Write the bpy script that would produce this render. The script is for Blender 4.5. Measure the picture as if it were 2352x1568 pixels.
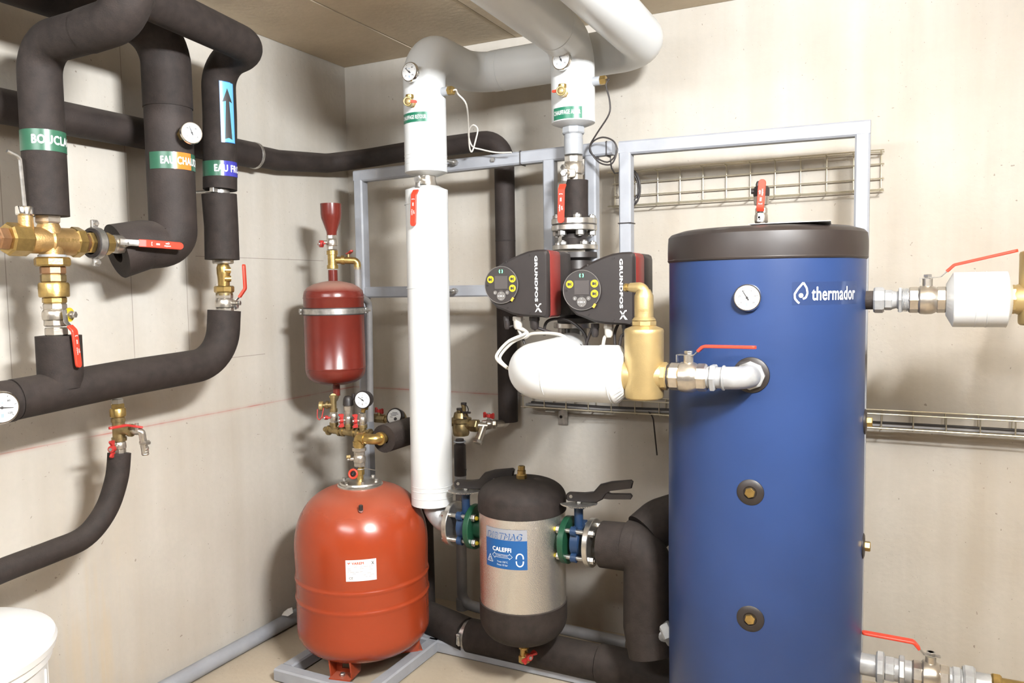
import bpy, bmesh, math, random
from mathutils import Vector as V, Matrix
from math import pi, sin, cos, radians as rad, atan2, hypot

for o in list(bpy.data.objects):
    bpy.data.objects.remove(o)
S = bpy.context.scene
COL = S.collection
random.seed(7)

# ---------------------------------------------------------------- camera
CAM_LOC = V((2.45, -3.13, 1.49))
CR, CD, CF = ((0.895225, 0.445364, -0.014943), (0.017168, -0.067980, -0.997539), (-0.445284, 0.892765, -0.068504))          # right, down, forward
cd = bpy.data.cameras.new('camera')
cam = bpy.data.objects.new('camera', cd)
COL.objects.link(cam)
m = Matrix(((CR[0], -CD[0], -CF[0], CAM_LOC[0]), (CR[1], -CD[1], -CF[1], CAM_LOC[1]),
            (CR[2], -CD[2], -CF[2], CAM_LOC[2]), (0, 0, 0, 1)))
cam.matrix_world = m
cd.sensor_fit = 'HORIZONTAL'
cd.sensor_width = 36.0
cd.lens = 36.0 * 1798.0 / 2352.0
cd.clip_start = 0.02
S.camera = cam

# ---------------------------------------------------------------- view, world, lamps
S.view_settings.view_transform = 'Standard'
S.view_settings.look = 'None'
S.view_settings.gamma = 1.0
S.view_settings.use_curve_mapping = False
S.view_settings.exposure = 0.50
w = bpy.data.worlds.new('world')
S.world = w
w.use_nodes = True
w.node_tree.nodes['Background'].inputs[0].default_value = (0.9, 0.86, 0.8, 1)
w.node_tree.nodes['Background'].inputs[1].default_value = 0.05

def area(name, loc, sx, sy, power, col=(1, 0.95, 0.86), rot=(0, 0, 0)):
    l = bpy.data.lights.new(name, 'AREA')
    l.shape = 'RECTANGLE'
    l.size, l.size_y = sx, sy
    l.energy = power
    l.color = col
    o = bpy.data.objects.new(name, l)
    o.location = loc
    o.rotation_euler = rot
    COL.objects.link(o)
    return o
def aim(d): return V(d).to_track_quat('-Z', 'Y').to_euler()
LC = (0.965, 0.995, 1.03)
area('tube_or_fill_light', (3.45, -2.4, 2.40), 1.5, 0.12, 46, LC, aim((0, 0.9, 0.25)))
area('tube_or_fill_light', (3.45, -2.4, 2.39), 1.5, 0.12, 5, LC, aim((0, 0, -1)))
area('tube_or_fill_light', (2.85, -2.4, 2.40), 0.45, 0.14, 116, LC, aim((-0.95, 0.15, -0.05)))
area('tube_or_fill_light', (3.45, -2.4, 2.42), 1.5, 0.10, 85, LC, (pi, 0, 0))
area('tube_or_fill_light', (1.05, -3.7, 2.46), 1.5, 0.14, 40, LC, aim((0.05, 0.95, 0.02)))  # unseen fill light added at front left to brighten the overhead pipes

# ---------------------------------------------------------------- materials
MATS = {}
def mat(name, col, rough=0.5, metal=0.0, noise=0.0, nscale=20.0, bump=0.0, bscale=60.0, col2=None, spec=None,
        coat=0.0, dust=None, stretch=None):
    mt = bpy.data.materials.new(name)
    mt.use_nodes = True
    nt = mt.node_tree
    b = nt.nodes['Principled BSDF']
    b.inputs['Roughness'].default_value = rough
    b.inputs['Metallic'].default_value = metal
    if spec is not None: b.inputs['Specular IOR Level'].default_value = spec
    if coat: b.inputs['Coat Weight'].default_value = coat; b.inputs['Coat Roughness'].default_value = 0.12
    N, L = nt.nodes.new, nt.links.new
    c4 = (*col, 1)
    b.inputs['Base Color'].default_value = c4
    geo = N('ShaderNodeNewGeometry')
    src = geo.outputs['Position']
    if stretch:
        mp = N('ShaderNodeMapping'); mp.inputs['Scale'].default_value = stretch
        L(src, mp.inputs['Vector']); src = mp.outputs['Vector']
    last = None
    if noise:
        n = N('ShaderNodeTexNoise'); n.inputs['Scale'].default_value = nscale; n.inputs['Detail'].default_value = 6
        L(src, n.inputs['Vector'])
        r = N('ShaderNodeMapRange'); r.inputs[1].default_value = 0.35; r.inputs[2].default_value = 0.65
        L(n.outputs['Fac'], r.inputs[0])
        mx = N('ShaderNodeMix'); mx.data_type = 'RGBA'
        mx.inputs[6].default_value = c4
        c2 = col2 or tuple(max(0, x * (1 - noise)) for x in col)
        mx.inputs[7].default_value = (*c2, 1)
        L(r.outputs[0], mx.inputs[0])
        last = mx.outputs[2]
    if dust:
        # settled dust on faces that look up
        sp = N('ShaderNodeSeparateXYZ'); L(geo.outputs['Normal'], sp.inputs[0])
        n2 = N('ShaderNodeTexNoise'); n2.inputs['Scale'].default_value = 9; n2.inputs['Detail'].default_value = 8
        L(src, n2.inputs['Vector'])
        ad = N('ShaderNodeMath'); ad.operation = 'MULTIPLY_ADD'; ad.inputs[1].default_value = 0.55; L(n2.outputs['Fac'], ad.inputs[0]); L(sp.outputs['Z'], ad.inputs[2])
        rr = N('ShaderNodeMapRange'); rr.inputs[1].default_value = 0.70; rr.inputs[2].default_value = 1.50; rr.inputs[4].default_value = dust[1]
        L(ad.outputs[0], rr.inputs[0])
        mx = N('ShaderNodeMix'); mx.data_type = 'RGBA'
        if last: L(last, mx.inputs[6])
        else: mx.inputs[6].default_value = c4
        mx.inputs[7].default_value = (*dust[0], 1)
        L(rr.outputs[0], mx.inputs[0])
        last = mx.outputs[2]
        rm = N('ShaderNodeMapRange'); rm.inputs[3].default_value = rough; rm.inputs[4].default_value = 0.8
        L(rr.outputs[0], rm.inputs[0]); L(rm.outputs[0], b.inputs['Roughness'])
    if last: L(last, b.inputs['Base Color'])
    if bump:
        n = N('ShaderNodeTexNoise'); n.inputs['Scale'].default_value = bscale; n.inputs['Detail'].default_value = 4
        L(src, n.inputs['Vector'])
        bp = N('ShaderNodeBump'); bp.inputs['Strength'].default_value = bump; bp.inputs['Distance'].default_value = 0.01
        L(n.outputs['Fac'], bp.inputs['Height']); L(bp.outputs[0], b.inputs['Normal'])
    MATS[name] = mt
    return mt

FOAM = mat('black_foam', (0.025, 0.0175, 0.0145), 0.75, noise=0.35, nscale=35, bump=0.15, bscale=260, spec=0.35, dust=((0.10, 0.085, 0.073), 0.2))
FOAM2 = mat('dusty_black_foam', (0.031, 0.022, 0.0185), 0.7, noise=0.4, nscale=12, bump=0.15, bscale=200, spec=0.35, dust=((0.18, 0.155, 0.135), 0.3))
FOAMCUT = mat('cut_foam', (0.022, 0.016, 0.014), 0.9, noise=0.4, nscale=90)
WHITE = mat('white_jacket', (0.60, 0.61, 0.605), 0.33, noise=0.05, nscale=4, spec=0.45)
WHITE2 = mat('white_tape', (0.60, 0.61, 0.605), 0.4)
BRASS = mat('brass', (0.52, 0.36, 0.13), 0.33, 0.9, noise=0.3, nscale=40, bump=0.06, bscale=150)
BRONZE = mat('cast_bronze', (0.56, 0.36, 0.15), 0.42, 0.85, noise=0.25, nscale=30, bump=0.12, bscale=220)
COPPER = mat('red_brass', (0.42, 0.24, 0.13), 0.4, 0.85, noise=0.25, nscale=40)
GOLD = mat('satin_brass', (0.50, 0.375, 0.175), 0.42, 0.75, noise=0.12, nscale=18, bump=0.05, bscale=300)
DBRASS = mat('dull_brass', (0.36, 0.27, 0.13), 0.4, 0.85, noise=0.4, nscale=45)
NICKEL = mat('nickel', (0.60, 0.55, 0.48), 0.3, 0.9, noise=0.2, nscale=40, bump=0.04, bscale=200)
CHROME = mat('chrome', (0.78, 0.76, 0.73), 0.14, 1.0)
STEEL = mat('zinc_steel', (0.55, 0.53, 0.50), 0.33, 0.9, noise=0.3, nscale=60)
INOX = mat('flange_steel', (0.72, 0.69, 0.64), 0.28, 0.95, noise=0.25, nscale=30)
GALV = mat('grey_paint', (0.30, 0.31, 0.335), 0.5, 0.0, noise=0.12, nscale=14)
GALVP = mat('galvanised_pipe', (0.36, 0.365, 0.37), 0.42, 0.25, noise=0.25, nscale=28, bump=0.06, bscale=90)
WIRE = mat('zinc_wire', (0.55, 0.50, 0.38), 0.35, 0.8)
RED = mat('lever_red', (0.50, 0.042, 0.020), 0.42, spec=0.4)
RED2 = mat('handle_red', (0.36, 0.024, 0.02), 0.4)
TANKRED = mat('dark_red_enamel', (0.125, 0.016, 0.010), 0.26, noise=0.12, nscale=10, dust=((0.42, 0.26, 0.2), 0.75))
ORANGE = mat('orange_red_enamel', (0.28, 0.040, 0.012), 0.23, noise=0.06, nscale=5, dust=((0.36, 0.17, 0.12), 0.35))
BLUE = mat('blue_vinyl', (0.020, 0.044, 0.135), 0.36, noise=0.18, nscale=3, bump=0.03, bscale=6, spec=0.4, dust=((0.2, 0.25, 0.4), 0.2))
BLACKV = mat('black_vinyl', (0.024, 0.018, 0.016), 0.42, noise=0.2, nscale=6, bump=0.06, bscale=7)
BLACK = mat('black_plastic', (0.022, 0.017, 0.016), 0.45, noise=0.2, nscale=20)
RUBBER = mat('black_rubber', (0.025, 0.020, 0.019), 0.55)
PUMPB = mat('pump_plastic', (0.021, 0.016, 0.015), 0.5, noise=0.15, nscale=25, bump=0.05, bscale=500)
PUMPR = mat('pump_red', (0.17, 0.020, 0.016), 0.5)
DIAL = mat('pump_dial', (0.032, 0.027, 0.026), 0.4)
SCREEN = mat('pump_screen', (0.07, 0.062, 0.06), 0.25)
BTN = mat('grey_button', (0.14, 0.13, 0.12), 0.5)
PAPER = mat('white_print', (0.66, 0.66, 0.65), 0.4)
FACE = mat('dial_face', (0.62, 0.62, 0.61), 0.35)
INK = mat('dark_ink', (0.03, 0.028, 0.028), 0.5)
GINK = mat('grey_ink', (0.35, 0.34, 0.34), 0.5)
BINK = mat('blue_ink', (0.08, 0.28, 0.55), 0.5)
RINK = mat('red_ink', (0.65, 0.08, 0.03), 0.5)
LGREEN = mat('label_green', (0.027, 0.105, 0.06), 0.34, noise=0.1, nscale=30)
LGREEN2 = mat('tape_green', (0.014, 0.135, 0.075), 0.3)
LORANGE = mat('label_orange', (0.60, 0.17, 0.025), 0.25)
LBLUE = mat('label_blue', (0.04, 0.04, 0.30), 0.25)
LSKY = mat('label_sky', (0.12, 0.36, 0.56), 0.3)
STBLUE = mat('sticker_blue', (0.007, 0.075, 0.24), 0.3)
STGREY = mat('sticker_grey', (0.26, 0.27, 0.30), 0.3)
FGREEN = mat('green_enamel', (0.009, 0.055, 0.027), 0.35)
VBLUE = mat('valve_blue', (0.012, 0.034, 0.085), 0.4)
YELLOW = mat('yellow_tag', (0.46, 0.36, 0.015), 0.4)
AMBER = mat('amber_tab', (0.62, 0.36, 0.04), 0.5)
ALU = mat('foil_jacket', (0.80, 0.77, 0.72), 0.22, 0.92, bump=0.32, bscale=420)
CABLEW = mat('white_cable', (0.50, 0.47, 0.42), 0.45)
CABLEB = mat('black_cable', (0.022, 0.017, 0.016), 0.5)
PVC = mat('grey_pvc', (0.20, 0.19, 0.185), 0.5, noise=0.15, nscale=20)
PVCL = mat('light_grey_pvc', (0.30, 0.31, 0.325), 0.5, noise=0.1, nscale=20)
BIN = mat('white_plastic', (0.66, 0.66, 0.65), 0.4)
def emit(name, col, s):
    mt = bpy.data.materials.new(name); mt.use_nodes = True
    b = mt.node_tree.nodes['Principled BSDF']
    b.inputs['Base Color'].default_value = (*col, 1)
    b.inputs['Emission Color'].default_value = (*col, 1)
    b.inputs['Emission Strength'].default_value = s
    return mt
LED = emit('green_led', (0.15, 0.85, 0.38), 0.9)
def film(name):
    mt = bpy.data.materials.new(name); mt.use_nodes = True
    nt = mt.node_tree
    nt.nodes.remove(nt.nodes['Principled BSDF'])
    tr = nt.nodes.new('ShaderNodeBsdfTransparent'); gl = nt.nodes.new('ShaderNodeBsdfGlossy'); mx = nt.nodes.new('ShaderNodeMixShader')
    gl.inputs['Roughness'].default_value = 0.08
    mx.inputs[0].default_value = 0.035
    nt.links.new(tr.outputs[0], mx.inputs[1]); nt.links.new(gl.outputs[0], mx.inputs[2])
    nt.links.new(mx.outputs[0], nt.nodes['Material Output'].inputs['Surface'])
    return mt
FILM = film('clear_film')

def concrete(name, ca, cb, kind):
    """cast concrete: soft blotches, vertical wash streaks, fine pits, and the marks the surface really carries"""
    mt = bpy.data.materials.new(name); mt.use_nodes = True
    nt = mt.node_tree; b = nt.nodes['Principled BSDF']; b.inputs['Roughness'].default_value = 0.8
    b.inputs['Specular IOR Level'].default_value = 0.25
    N, L = nt.nodes.new, nt.links.new
    geo = N('ShaderNodeNewGeometry'); P = geo.outputs['Position']
    sep = N('ShaderNodeSeparateXYZ'); L(P, sep.inputs[0])
    def noise(scale, stretch=None, detail=6):
        n = N('ShaderNodeTexNoise'); n.inputs['Scale'].default_value = scale; n.inputs['Detail'].default_value = detail
        if stretch:
            mp = N('ShaderNodeMapping'); mp.inputs['Scale'].default_value = stretch
            L(P, mp.inputs['Vector']); L(mp.outputs[0], n.inputs['Vector'])
        else: L(P, n.inputs['Vector'])
        return n.outputs['Fac']
    def rng(x, a, bb, c=0.0, d=1.0):
        r = N('ShaderNodeMapRange'); L(x, r.inputs[0])
        for i, v in enumerate((a, bb, c, d)): r.inputs[i + 1].default_value = v
        return r.outputs[0]
    def mth(op, x, y):
        n = N('ShaderNodeMath'); n.operation = op
        for i, q in enumerate((x, y)):
            if isinstance(q, (int, float)): n.inputs[i].default_value = q
            elif q is not None: L(q, n.inputs[i])
        return n.outputs[0]
    def mix(f, a, c):
        mx = N('ShaderNodeMix'); mx.data_type = 'RGBA'; L(f, mx.inputs[0])
        for i, q in ((6, a), (7, c)):
            if isinstance(q, tuple): mx.inputs[i].default_value = (*q, 1)
            else: L(q, mx.inputs[i])
        return mx.outputs[2]
    st = (7, 7, 0.5) if kind != 'floor' else (1, 1, 1)
    f = mth('ADD', mth('MULTIPLY', noise(1.6), 0.6), mth('MULTIPLY', noise(1.2, st), 0.4))
    col = mix(rng(f, 0.36, 0.66), ca, cb)
    fine = noise(45, None, 8)
    col = mix(rng(fine, 0.3, 0.8, 0, 0.22), col, tuple(x * 0.72 for x in ca))
    # air-bubble pits
    vo = N('ShaderNodeTexVoronoi'); vo.inputs['Scale'].default_value = 27
    wn = N('ShaderNodeTexNoise'); wn.inputs['Scale'].default_value = 22; L(P, wn.inputs['Vector'])
    vm = N('ShaderNodeVectorMath'); vm.operation = 'MULTIPLY_ADD'; L(wn.outputs['Color'], vm.inputs[0]); vm.inputs[1].default_value = (0.05, 0.05, 0.05); L(P, vm.inputs[2])
    L(vm.outputs[0], vo.inputs['Vector'])
    big = rng(noise(6), 0.46, 0.68, 0.02, 0.11)
    pit = mth('LESS_THAN', vo.outputs['Distance'], big)
    pit = mth('MULTIPLY', pit, 0.55 if kind != 'ceiling' else 0.2)
    vo2 = N('ShaderNodeTexVoronoi'); vo2.inputs['Scale'].default_value = 62; L(vm.outputs[0], vo2.inputs['Vector'])
    pit2 = mth('MULTIPLY', mth('LESS_THAN', vo2.outputs['Distance'], rng(noise(4), 0.45, 0.7, 0.03, 0.13)), 0.4 if kind != 'ceiling' else 0.15)
    pit = mth('MAXIMUM', pit, pit2)
    col = mix(pit, col, (0.13, 0.10, 0.075))
    if kind in ('left', 'back'):
        # snapped chalk line one metre above the floor
        dz = mth('ABSOLUTE', mth('ADD', mth('ADD', sep.outputs['Z'], -1.008), mth('MULTIPLY', mth('ADD', noise(3), -0.5), 0.006)), None)
        core = rng(dz, 0.0008, 0.0035, 1, 0)
        halo = rng(dz, 0.0, 0.014, 0.35, 0)
        brk = rng(noise(5, (1, 1, 0)), 0.38, 0.6, 0.15, 1)
        amt = mth('MULTIPLY', mth('MAXIMUM', core, halo), brk)
        if kind == 'back': amt = mth('MULTIPLY', amt, rng(sep.outputs['X'], 0.9, 1.3, 1, 0))
        col = mix(mth('MULTIPLY', amt, 0.7), col, (0.36, 0.055, 0.035))
    if kind == 'left':
        # hairline formwork joints
        for y0 in (-1.238, -1.671, -0.997, -2.1):
            dy = mth('ABSOLUTE', mth('ADD', sep.outputs['Y'], -y0), None)
            ln = mth('MULTIPLY', mth('LESS_THAN', dy, 0.0013), rng(sep.outputs['Z'], 1.15, 1.3))
            col = mix(mth('MULTIPLY', ln, 0.6), col, (0.14, 0.11, 0.09))
        for z0, ya in ((1.63, -0.95), (1.222, -0.9)):
            d_ = mth('ABSOLUTE', mth('ADD', sep.outputs['Z'], -z0), None)
            ln = mth('MULTIPLY', mth('LESS_THAN', d_, 0.0013), mth('GREATER_THAN', sep.outputs['Y'], ya))
            ln = mth('MULTIPLY', ln, mth('LESS_THAN', sep.outputs['Y'], -0.2 if z0 > 1.5 else -0.6))
            col = mix(mth('MULTIPLY', ln, 0.6), col, (0.14, 0.11, 0.09))
        stn = mth('MULTIPLY', rng(mth('ABSOLUTE', mth('ADD', sep.outputs['Y'], 1.45), None), 0.02, 0.22, 1, 0), rng(noise(9, (4, 4, 0.25)), 0.45, 0.65))
        stn = mth('MULTIPLY', stn, rng(sep.outputs['Z'], 0.3, 0.9, 1, 0.0))
        col = mix(mth('MULTIPLY', stn, 0.3), col, (0.50, 0.36, 0.18))
    L(col, b.inputs['Base Color'])
    bp = N('ShaderNodeBump'); bp.inputs['Strength'].default_value = 0.12; bp.inputs['Distance'].default_value = 0.01
    L(mth('SUBTRACT', fine, pit), bp.inputs['Height']); L(bp.outputs[0], b.inputs['Normal'])
    return mt
CW_L = concrete('concrete_left', (0.50, 0.470, 0.42), (0.395, 0.352, 0.292), 'left')
CW_B = concrete('concrete_back', (0.50, 0.470, 0.42), (0.385, 0.338, 0.275), 'back')
CW_O = concrete('concrete_plain', (0.22, 0.18, 0.14), (0.16, 0.13, 0.10), 'plain')
CEIL = concrete('concrete_ceiling', (0.60, 0.51, 0.385), (0.50, 0.42, 0.31), 'ceiling')
FLOOR = concrete('concrete_floor', (0.46, 0.395, 0.31), (0.34, 0.285, 0.21), 'floor')

# ---------------------------------------------------------------- mesh building
def perp(d):
    d = V(d).normalized()
    a = V((0, 0, 1)) if abs(d.z) < 0.9 else V((1, 0, 0))
    u = a.cross(d).normalized()
    return u, d.cross(u).normalized()

def fillet(pts, r, n=10):
    pts = [V(p) for p in pts]
    if not r or len(pts) < 3: return pts
    out = [pts[0]]
    for i in range(1, len(pts) - 1):
        rr = r[i - 1] if isinstance(r, (list, tuple)) else r
        p, a, c = pts[i], pts[i - 1] - pts[i], pts[i + 1] - pts[i]
        la, lc = a.length, c.length
        a, c = a / la, c / lc
        ang = math.acos(max(-1, min(1, a.dot(c))))
        if ang > pi - 0.02 or rr <= 0: out.append(p); continue
        t = min(rr / math.tan(ang / 2), la * 0.49 if i > 1 else la * 0.98, lc * 0.49 if i < len(pts) - 2 else lc * 0.98)
        R = t * math.tan(ang / 2)
        cen = p + (a + c).normalized() * (R / sin(ang / 2))
        s, e = p + a * t - cen, p + c * t - cen
        tot = s.angle(e)
        axis = s.cross(e).normalized()
        for k in range(n + 1):
            out.append(cen + Matrix.Rotation(tot * k / n, 3, axis) @ s)
    out.append(pts[-1])
    return out

def smooth(pts, n=6):
    """soft curve through the given points"""
    P = [V(p) for p in pts]; out = []
    for i in range(len(P) - 1):
        a, b_, c, d = P[max(i - 1, 0)], P[i], P[i + 1], P[min(i + 2, len(P) - 1)]
        for k in range(n):
            t = k / n
            out.append(0.5 * ((2 * b_) + (c - a) * t + (2 * a - 5 * b_ + 4 * c - d) * t * t + (3 * b_ - a - 3 * c + d) * t ** 3))
    return out + [P[-1]]

class B:
    def __init__(self): self.v, self.f = [], []
    def add(self, vs, fs):
        n = len(self.v)
        self.v += [V(p) for p in vs]
        self.f += [tuple(i + n for i in f) for f in fs]
        return self
    def tube(self, path, r, seg=24, bend=0, hollow=0, cap=True, rf=None, n=10, hdepth=0.06, wob=0):
        P = fillet(path, bend, n)
        N = len(P)
        T = [(P[min(i + 1, N - 1)] - P[max(i - 1, 0)]).normalized() for i in range(N)]
        u, _ = perp(T[0])
        ln = [0]
        for i in range(1, N): ln.append(ln[-1] + (P[i] - P[i - 1]).length)
        vs, fs = [], []
        def ring(p, t, u, rr):
            w = t.cross(u)
            return [p + (u * cos(2 * pi * k / seg) + w * sin(2 * pi * k / seg)) * rr for k in range(seg)]
        us = []
        for i in range(N):
            u = (u - T[i] * u.dot(T[i])).normalized(); us.append(u)
            rr = r if rf is None else r * rf(ln[i] / ln[-1])
            if wob: rr *= 1 + wob * sin(ln[i] * 47 + 1.3) * 0.5 + wob * 0.5 * sin(ln[i] * 113)
            vs += ring(P[i], T[i], u, rr)
        for i in range(N - 1):
            for k in range(seg):
                k2 = (k + 1) % seg
                fs.append((i * seg + k, i * seg + k2, (i + 1) * seg + k2, (i + 1) * seg + k))
        r0 = r * (rf(0) if rf else 1); r1 = r * (rf(1) if rf else 1)
        if cap and not hollow:
            fs.append(tuple(range(seg))[::-1]); fs.append(tuple((N - 1) * seg + k for k in range(seg)))
        if hollow:
            for (i, base, s) in ((0, 0, 1), (N - 1, (N - 1) * seg, -1)):
                o = len(vs)
                vs += ring(P[i], T[i], us[i], hollow) + ring(P[i] + T[i] * hdepth * s, T[i], us[i], hollow)
                for k in range(seg):
                    k2 = (k + 1) % seg
                    q = (base + k2, base + k, o + k, o + k2); q2 = (o + k2, o + k, o + seg + k, o + seg + k2)
                    fs.append(q if s > 0 else q[::-1]); fs.append(q2 if s > 0 else q2[::-1])
                q = tuple(o + seg + k for k in range(seg)); fs.append(q[::-1] if s > 0 else q)
        return self.add(vs, fs)
    def lathe(self, o, d, prof, seg=32, rot=0.0, cap=True, mod=None):
        o, d = V(o), V(d).normalized()
        u, w = perp(d)
        vs, fs = [], []
        for j, (t, r) in enumerate(prof):
            for k in range(seg):
                a = 2 * pi * k / seg + rot
                rr = r * (mod(j, k) if mod else 1)
                vs.append(o + d * t + (u * cos(a) + w * sin(a)) * rr)
        for i in range(len(prof) - 1):
            for k in range(seg):
                k2 = (k + 1) % seg
                fs.append((i * seg + k, i * seg + k2, (i + 1) * seg + k2, (i + 1) * seg + k))
        if cap:
            fs.append(tuple(range(seg))[::-1]); n = (len(prof) - 1) * seg
            fs.append(tuple(n + k for k in range(seg)))
        return self.add(vs, fs)
    def cyl(self, p, q, r, r2=None, seg=24, ch=0.0):
        p, q = V(p), V(q); h = (q - p).length
        r2 = r if r2 is None else r2
        if ch: return self.lathe(p, q - p, [(0, r - ch), (ch, r), (h - ch, r2), (h, r2 - ch)], seg)
        return self.lathe(p, q - p, [(0, r), (h, r2)], seg)
    def hexa(self, p, q, r, rot=0.0, sides=6):
        p, q = V(p), V(q); h = (q - p).length; c = min(0.18 * h, 0.12 * r)
        return self.lathe(p, q - p, [(0, r * 0.9), (c, r), (h - c, r), (h, r * 0.9)], sides, rot)
    def ring(self, o, d, R, r, seg=32, rs=10):
        o, d = V(o), V(d).normalized(); u, w = perp(d); vs, fs = [], []
        for i in range(seg):
            a = 2 * pi * i / seg; e = u * cos(a) + w * sin(a)
            for j in range(rs):
                b = 2 * pi * j / rs
                vs.append(o + e * (R + r * cos(b)) + d * r * sin(b))
        for i in range(seg):
            for j in range(rs):
                i2, j2 = (i + 1) % seg, (j + 1) % rs
                fs.append((i * rs + j, i2 * rs + j, i2 * rs + j2, i * rs + j2))
        return self.add(vs, fs)
    def band(self, o, d, ri, ro, h, seg=40):
        """flat hoop from o along d"""
        o, d = V(o), V(d).normalized(); u, w = perp(d); vs, fs = [], []
        for k in range(seg):
            a = 2 * pi * k / seg; e = u * cos(a) + w * sin(a)
            vs += [o + e * ri, o + e * ro, o + e * ro + d * h, o + e * ri + d * h]
        for k in range(seg):
            k2 = (k + 1) % seg
            for j in range(4):
                j2 = (j + 1) % 4
                fs.append((k * 4 + j2, k * 4 + j, k2 * 4 + j, k2 * 4 + j2)[::-1])
        return self.add(vs, fs)
    def sphere(self, c, r, seg=20, rings=12, sc=(1, 1, 1)):
        c = V(c); prof = [(-r * cos(pi * i / rings), max(1e-5, r * sin(pi * i / rings))) for i in range(rings + 1)]
        n = len(self.v); self.lathe((0, 0, 0), (0, 0, 1), prof, seg)
        for i in range(n, len(self.v)):
            p = self.v[i]; self.v[i] = c + V((p.x * sc[0], p.y * sc[1], p.z * sc[2]))
        return self
    def prism(self, o, u, v, n, pts, depth, ch=0.0):
        """outline in the (u, v) plane pushed along n"""
        o, u, v, n = V(o), V(u), V(v), V(n).normalized()
        m_ = len(pts)
        if ch:
            cx_ = sum(p[0] for p in pts) / m_; cy_ = sum(p[1] for p in pts) / m_
            def sh(p):
                dx, dy = p[0] - cx_, p[1] - cy_; l = hypot(dx, dy) or 1
                return (p[0] - dx / l * ch, p[1] - dy / l * ch)
            ins = [sh(p) for p in pts]
            lay = [(ins, 0), (pts, ch), (pts, depth - ch), (ins, depth)]
        else: lay = [(pts, 0), (pts, depth)]
        vs, fs = [], []
        for ps, t in lay: vs += [o + u * a + v * b + n * t for a, b in ps]
        for i in range(len(lay) - 1):
            for k in range(m_):
                k2 = (k + 1) % m_
                fs.append((i * m_ + k, i * m_ + k2, (i + 1) * m_ + k2, (i + 1) * m_ + k))
        fs.append(tuple(range(m_))[::-1]); fs.append(tuple((len(lay) - 1) * m_ + k for k in range(m_)))
        return self.add(vs, fs)
    def box(self, c, s, ch=0.0, ax=None):
        X, Y, Z = ax or (V((1, 0, 0)), V((0, 1, 0)), V((0, 0, 1)))
        a, b_, h = s[0] / 2, s[1] / 2, s[2]
        if ch:
            pts = [(-a + ch, -b_), (a - ch, -b_), (a, -b_ + ch), (a, b_ - ch), (a - ch, b_), (-a + ch, b_), (-a, b_ - ch), (-a, -b_ + ch)]
        else: pts = [(-a, -b_), (a, -b_), (a, b_), (-a, b_)]
        return self.prism(V(c) - V(Z) * (h / 2), X, Y, Z, pts, h, min(ch, h / 3))
    def bar(self, p, q, w_, h_, up=(0, 0, 1), ch=0.006):
        """square tube from p to q"""
        p, q = V(p), V(q); d = (q - p).normalized()
        u = V(up) - d * V(up).dot(d); u.normalize(); s = d.cross(u)
        a, b_ = w_ / 2, h_ / 2
        pts = [(-a + ch, -b_), (a - ch, -b_), (a, -b_ + ch), (a, b_ - ch), (a - ch, b_), (-a + ch, b_), (-a, b_ - ch), (-a, -b_ + ch)]
        return self.prism(p, s, u, d, [(-x, y) for x, y in pts][::-1] if False else pts, (q - p).length)
    def strip(self, pts, side, w_, t, r_end=True, bend=0.0):
        """flat bar of width w_ (along side) and thickness t following pts"""
        P = fillet(pts, bend, 5); side = V(side).normalized(); N = len(P); vs, fs = [], []
        if r_end:
            d = (P[-1] - P[-2]).normalized(); e = P[-1]; ww = [1.0] * N
            for k, (x, sc) in enumerate(((0.16, 0.94), (0.3, 0.8), (0.4, 0.6), (0.47, 0.33))):
                P.append(e + d * (x * w_)); ww.append(sc)
        else: ww = [1.0] * N
        N = len(P)
        for i in range(N):
            tg = (P[min(i + 1, N - 1)] - P[max(i - 1, 0)]).normalized(); nn = tg.cross(side).normalized()
            a = side * (w_ / 2 * ww[i]); h = nn * (t / 2); c = a * 0.86; g = h * 0.5
            vs += [P[i] - c - h, P[i] + c - h, P[i] + a - g, P[i] + a + g, P[i] + c + h, P[i] - c + h, P[i] - a + g, P[i] - a - g]
        for i in range(N - 1):
            for k in range(8):
                k2 = (k + 1) % 8
                fs.append((i * 8 + k, i * 8 + k2, (i + 1) * 8 + k2, (i + 1) * 8 + k))
        fs.append(tuple(range(8))[::-1]); fs.append(tuple((N - 1) * 8 + k for k in range(8)))
        return self.add(vs, fs)
    def patch(self, cx, cy, r, a0, a1, z0, z1, t=0.0008, n=14):
        """thin curved label on an upright cylinder, angles in radians"""
        vs, fs = [], []
        for i in range(n + 1):
            a = a0 + (a1 - a0) * i / n
            for rr, z in ((r, z0), (r + t, z0), (r + t, z1), (r, z1)): vs.append((cx + cos(a) * rr, cy + sin(a) * rr, z))
        for i in range(n):
            for j in range(4):
                j2 = (j + 1) % 4
                fs.append((i * 4 + j, (i + 1) * 4 + j, (i + 1) * 4 + j2, i * 4 + j2)[::-1])
        fs.append((0, 1, 2, 3)); fs.append(tuple(n * 4 + k for k in (3, 2, 1, 0)))
        return self.add(vs, fs)

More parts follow.
